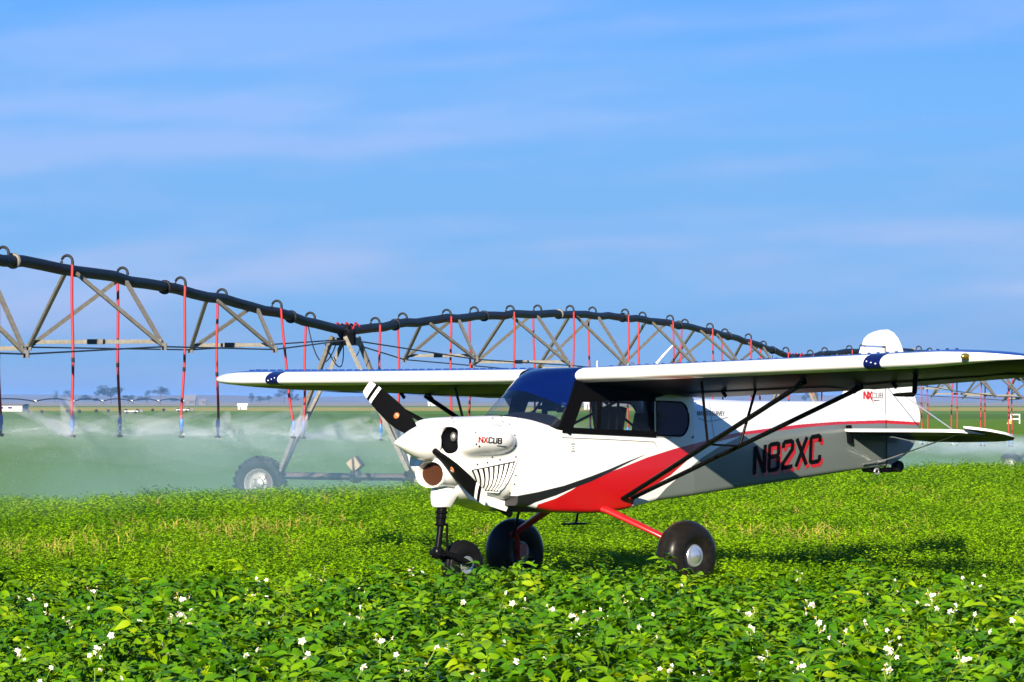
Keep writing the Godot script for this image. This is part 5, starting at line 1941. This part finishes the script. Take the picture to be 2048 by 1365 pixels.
func build_alfalfa() -> void:
	var r := RandomNumberGenerator.new()
	r.seed = 31
	var patch := FastNoiseLite.new()
	patch.seed = 9; patch.frequency = 0.35; patch.fractal_octaves = 3
	var wide := FastNoiseLite.new()
	wide.seed = 19; wide.frequency = 0.06
	var alf := Node3D.new()
	alf.name = "alfalfa"
	add_child(alf)
	tag(alf, "bright green alfalfa covering the field round the aircraft", "crop", "", "stuff")
	for k in 4:
		var mesh := alfalfa_clump(500 + k)
		var tr := []
		var cs := []
		var w := 26.0
		while w < 92.0:
			var step := 0.2 * (w / 30.0) * 0.5
			var half := 0.14 * w + 2.2
			var dens := 26.0 * minf(1.0, 42.0 / w)
			var n := int(dens * 2.0 * half * step / 4.0 + r.randf())
			for i in n:
				var x := r.randf_range(-half, half)
				var ww := w + r.randf() * step
				if crest(x, ww) > 5.0: continue
				if ww < potato_end(x) - 0.7: continue
				if patch.get_noise_2d(x * 6.0 + 200.0, ww * 3.2) < -0.17 + 0.1 * r.randfn(): continue
				var s := r.randf_range(0.7, 1.1) * sqrt(maxf(1.0, w / 42.0)) * (1.0 + 0.16 * patch.get_noise_2d(x * 2.0, ww * 1.2))
				var hgt := s * (1.12 + 0.45 * patch.get_noise_2d(x * 2.6, ww * 1.8))
				tr.append(Transform3D(Basis(Vector3.UP, r.randf() * TAU).scaled_local(Vector3(s, hgt, s)), Vector3(x, ground_at(x, ww) - 0.01, -ww)))
				var v := 0.5 + 0.5 * clampf(patch.get_noise_2d(x * 1.5 + 50.0, ww * 0.9) * 1.6 + wide.get_noise_2d(x, ww) * 0.8 + r.randf_range(-0.35, 0.35), -1.0, 1.0)
				cs.append(Color(0.066, 0.175, 0.0004).lerp(Color(0.185, 0.335, 0.0006), v))
			w += step
		scatter("clumps", mesh, M.alfalfa, tr, cs, alf)
	# dry stalks in patches
	var spots := [[70, 1088, 1.2, 60], [150, 1085, 0.8, 40], [400, 1050, 1.0, 60], [480, 1052, 1.2, 90], [540, 1048, 0.8, 40], [370, 1100, 0.4, 14], [420, 1070, 0.5, 30], [300, 990, 3.0, 60], [520, 985, 4.0, 110], [700, 983, 3.5, 130], [800, 985, 3.0, 90], [120, 1000, 2.5, 60], [570, 1080, 0.9, 25], [940, 1060, 0.4, 14], [740, 1058, 0.5, 12], [1500, 1015, 2.0, 55], [1650, 1000, 2.2, 50], [1740, 985, 2.0, 60], [1560, 1065, 1.0, 55], [1720, 1060, 1.3, 60], [1640, 1062, 1.2, 40], [1780, 1040, 0.6, 22], [1900, 985, 1.6, 40], [1940, 1000, 1.4, 34], [1420, 1040, 0.6, 18], [1720, 965, 1.5, 40], [1300, 1050, 0.5, 15], [640, 1040, 0.8, 26], [230, 1060, 0.8, 25]]
	var tr := []
	var cs := []
	var straw := [straw_tuft(71), straw_tuft(72)]
	for s in spots:
		var w: float = (EYE - 0.2) * F / (s[1] - 800.0)
		for i in int(s[3] * 0.33):
			var ww: float = w + r.randfn() * s[2] * 0.9
			var x: float = px_at(s[0], w) + r.randfn() * s[2] * 0.45
			if ww < 29.5 or crest(x, ww) > 4.0: continue
			tr.append(Transform3D(Basis(Vector3.UP, r.randf() * TAU).scaled_local(Vector3.ONE * r.randf_range(0.7, 1.15)), Vector3(x, ground_at(x, ww), -ww)))
			var v := r.randf_range(0.6, 1.1)
			cs.append(Color(v, v, v))
	var sm: StandardMaterial3D = M.straw
	sm.vertex_color_use_as_albedo = true
	tag(scatter("dry_straw", straw[0], sm, tr, cs), "dry yellow straw stalks standing in patches in the alfalfa", "straw")

# ---------------------------------------------------------------- spray
var spray_node: Node3D

func mist(at: Vector3, size: Vector3, density: float, turn: float, white := 0.0) -> FogVolume:
	var f := FogVolume.new()
	f.shape = RenderingServer.FOG_VOLUME_SHAPE_ELLIPSOID
	f.size = size
	var fm := FogMaterial.new()
	fm.density = density
	fm.albedo = Color(0.68, 0.88, 0.96).lerp(Color(0.96, 0.97, 1.0), white)
	f.material = fm
	f.name = "mist_bank_%03d" % spray_node.get_child_count()
	spray_node.add_child(f)
	f.position = at
	f.rotation.y = turn
	f.set_meta("kind", "stuff")
	return f

func build_mist() -> void:
	spray_node = Node3D.new()
	spray_node.name = "irrigation_spray"
	add_child(spray_node)
	tag(spray_node, "bluish spray and drifting mist from the nozzles under the pivot pipe", "spray", "", "stuff")
	var r := RandomNumberGenerator.new()
	r.seed = 5
	var spans := [[T1, T0, 30.0, 7, 3.6, 1.0], [T1, T2, 50.0, 9, 2.4, 1.0], [T2, T3, 47.0, 7, 2.3, 1.0], [T3, T3 + Vector3(16, -0.3, 47), 47.0, 5, 2.3, 1.0]]
	for sp in spans:
		for k in sp[3]:
			var s: float = (k + 0.5) / sp[3] * sp[2]
			var p := span_point(sp[0], sp[1], s, 0.0)
			var side := span_side(sp[0], sp[1])
			var q := p + side * r.randf_range(-2.0, 1.5)
			var g := ground_at(q.x, q.z)
			var hgt: float = sp[4] * r.randf_range(0.8, 1.2)
			mist(Vector3(q.x, g + 0.1, -q.z), Vector3(r.randf_range(10.0, 16.0), hgt, r.randf_range(8.0, 12.0)), 0.0050 * r.randf_range(0.25, 1.8), -atan2(side.z, side.x) + PI)
	# the denser veil of drops round each nozzle, and single drops on their arcs
	var b := MB.new()
	b.ball(Vector3.ZERO, Vector3.ONE, 3)
	var tr := []
	var cs := []
	for nz: Vector3 in nozzles:
		for k in 2:
			mist(nz + Vector3(r.randf_range(-0.7, 0.7), r.randf_range(-0.25, 0.15), r.randf_range(-0.7, 0.7)), Vector3(r.randf_range(2.0, 4.2), r.randf_range(0.5, 1.1), r.randf_range(2.0, 4.0)), 0.032 * r.randf_range(0.3, 1.5), r.randf() * TAU, 0.6)
		var shown := nz.z > -96.0
		for k in (7 if shown else 0):
			var ja := r.randf() * TAU
			var jd := Vector3(cos(ja), r.randf_range(-0.05, 0.32), sin(ja)).normalized()
			var jl := r.randf_range(1.2, 2.6)
			var f := mist(nz + jd * jl * 0.5, Vector3(jl, jl * 0.09, jl * 0.12), 0.45 * r.randf_range(0.3, 1.3), 0.0, 1.0)
			f.basis = Basis(jd, jd.cross(Vector3.UP).cross(jd).normalized(), jd.cross(Vector3.UP).normalized())
		for arm in 8:
			var a := TAU * arm / 8.0 + r.randf() * 0.6
			var up := r.randf_range(0.0, 0.28)
			for i in 150:
				var d := 4.5 * pow(r.randf(), 1.5)
				var h := nz.y + d * up - 0.06 * d * d + r.randfn() * 0.02 * (0.5 + d)
				var sz := r.randf_range(0.0012, 0.0026)
				tr.append(Transform3D(Basis.IDENTITY.scaled(Vector3(sz, sz * 1.6, sz)), Vector3(nz.x + cos(a) * d + r.randfn() * 0.03 * d, h, nz.z + sin(a) * d + r.randfn() * 0.03 * d)))
				cs.append(Color.WHITE)
	scatter("water_drops", b.mesh(), M.water, tr, cs, spray_node)
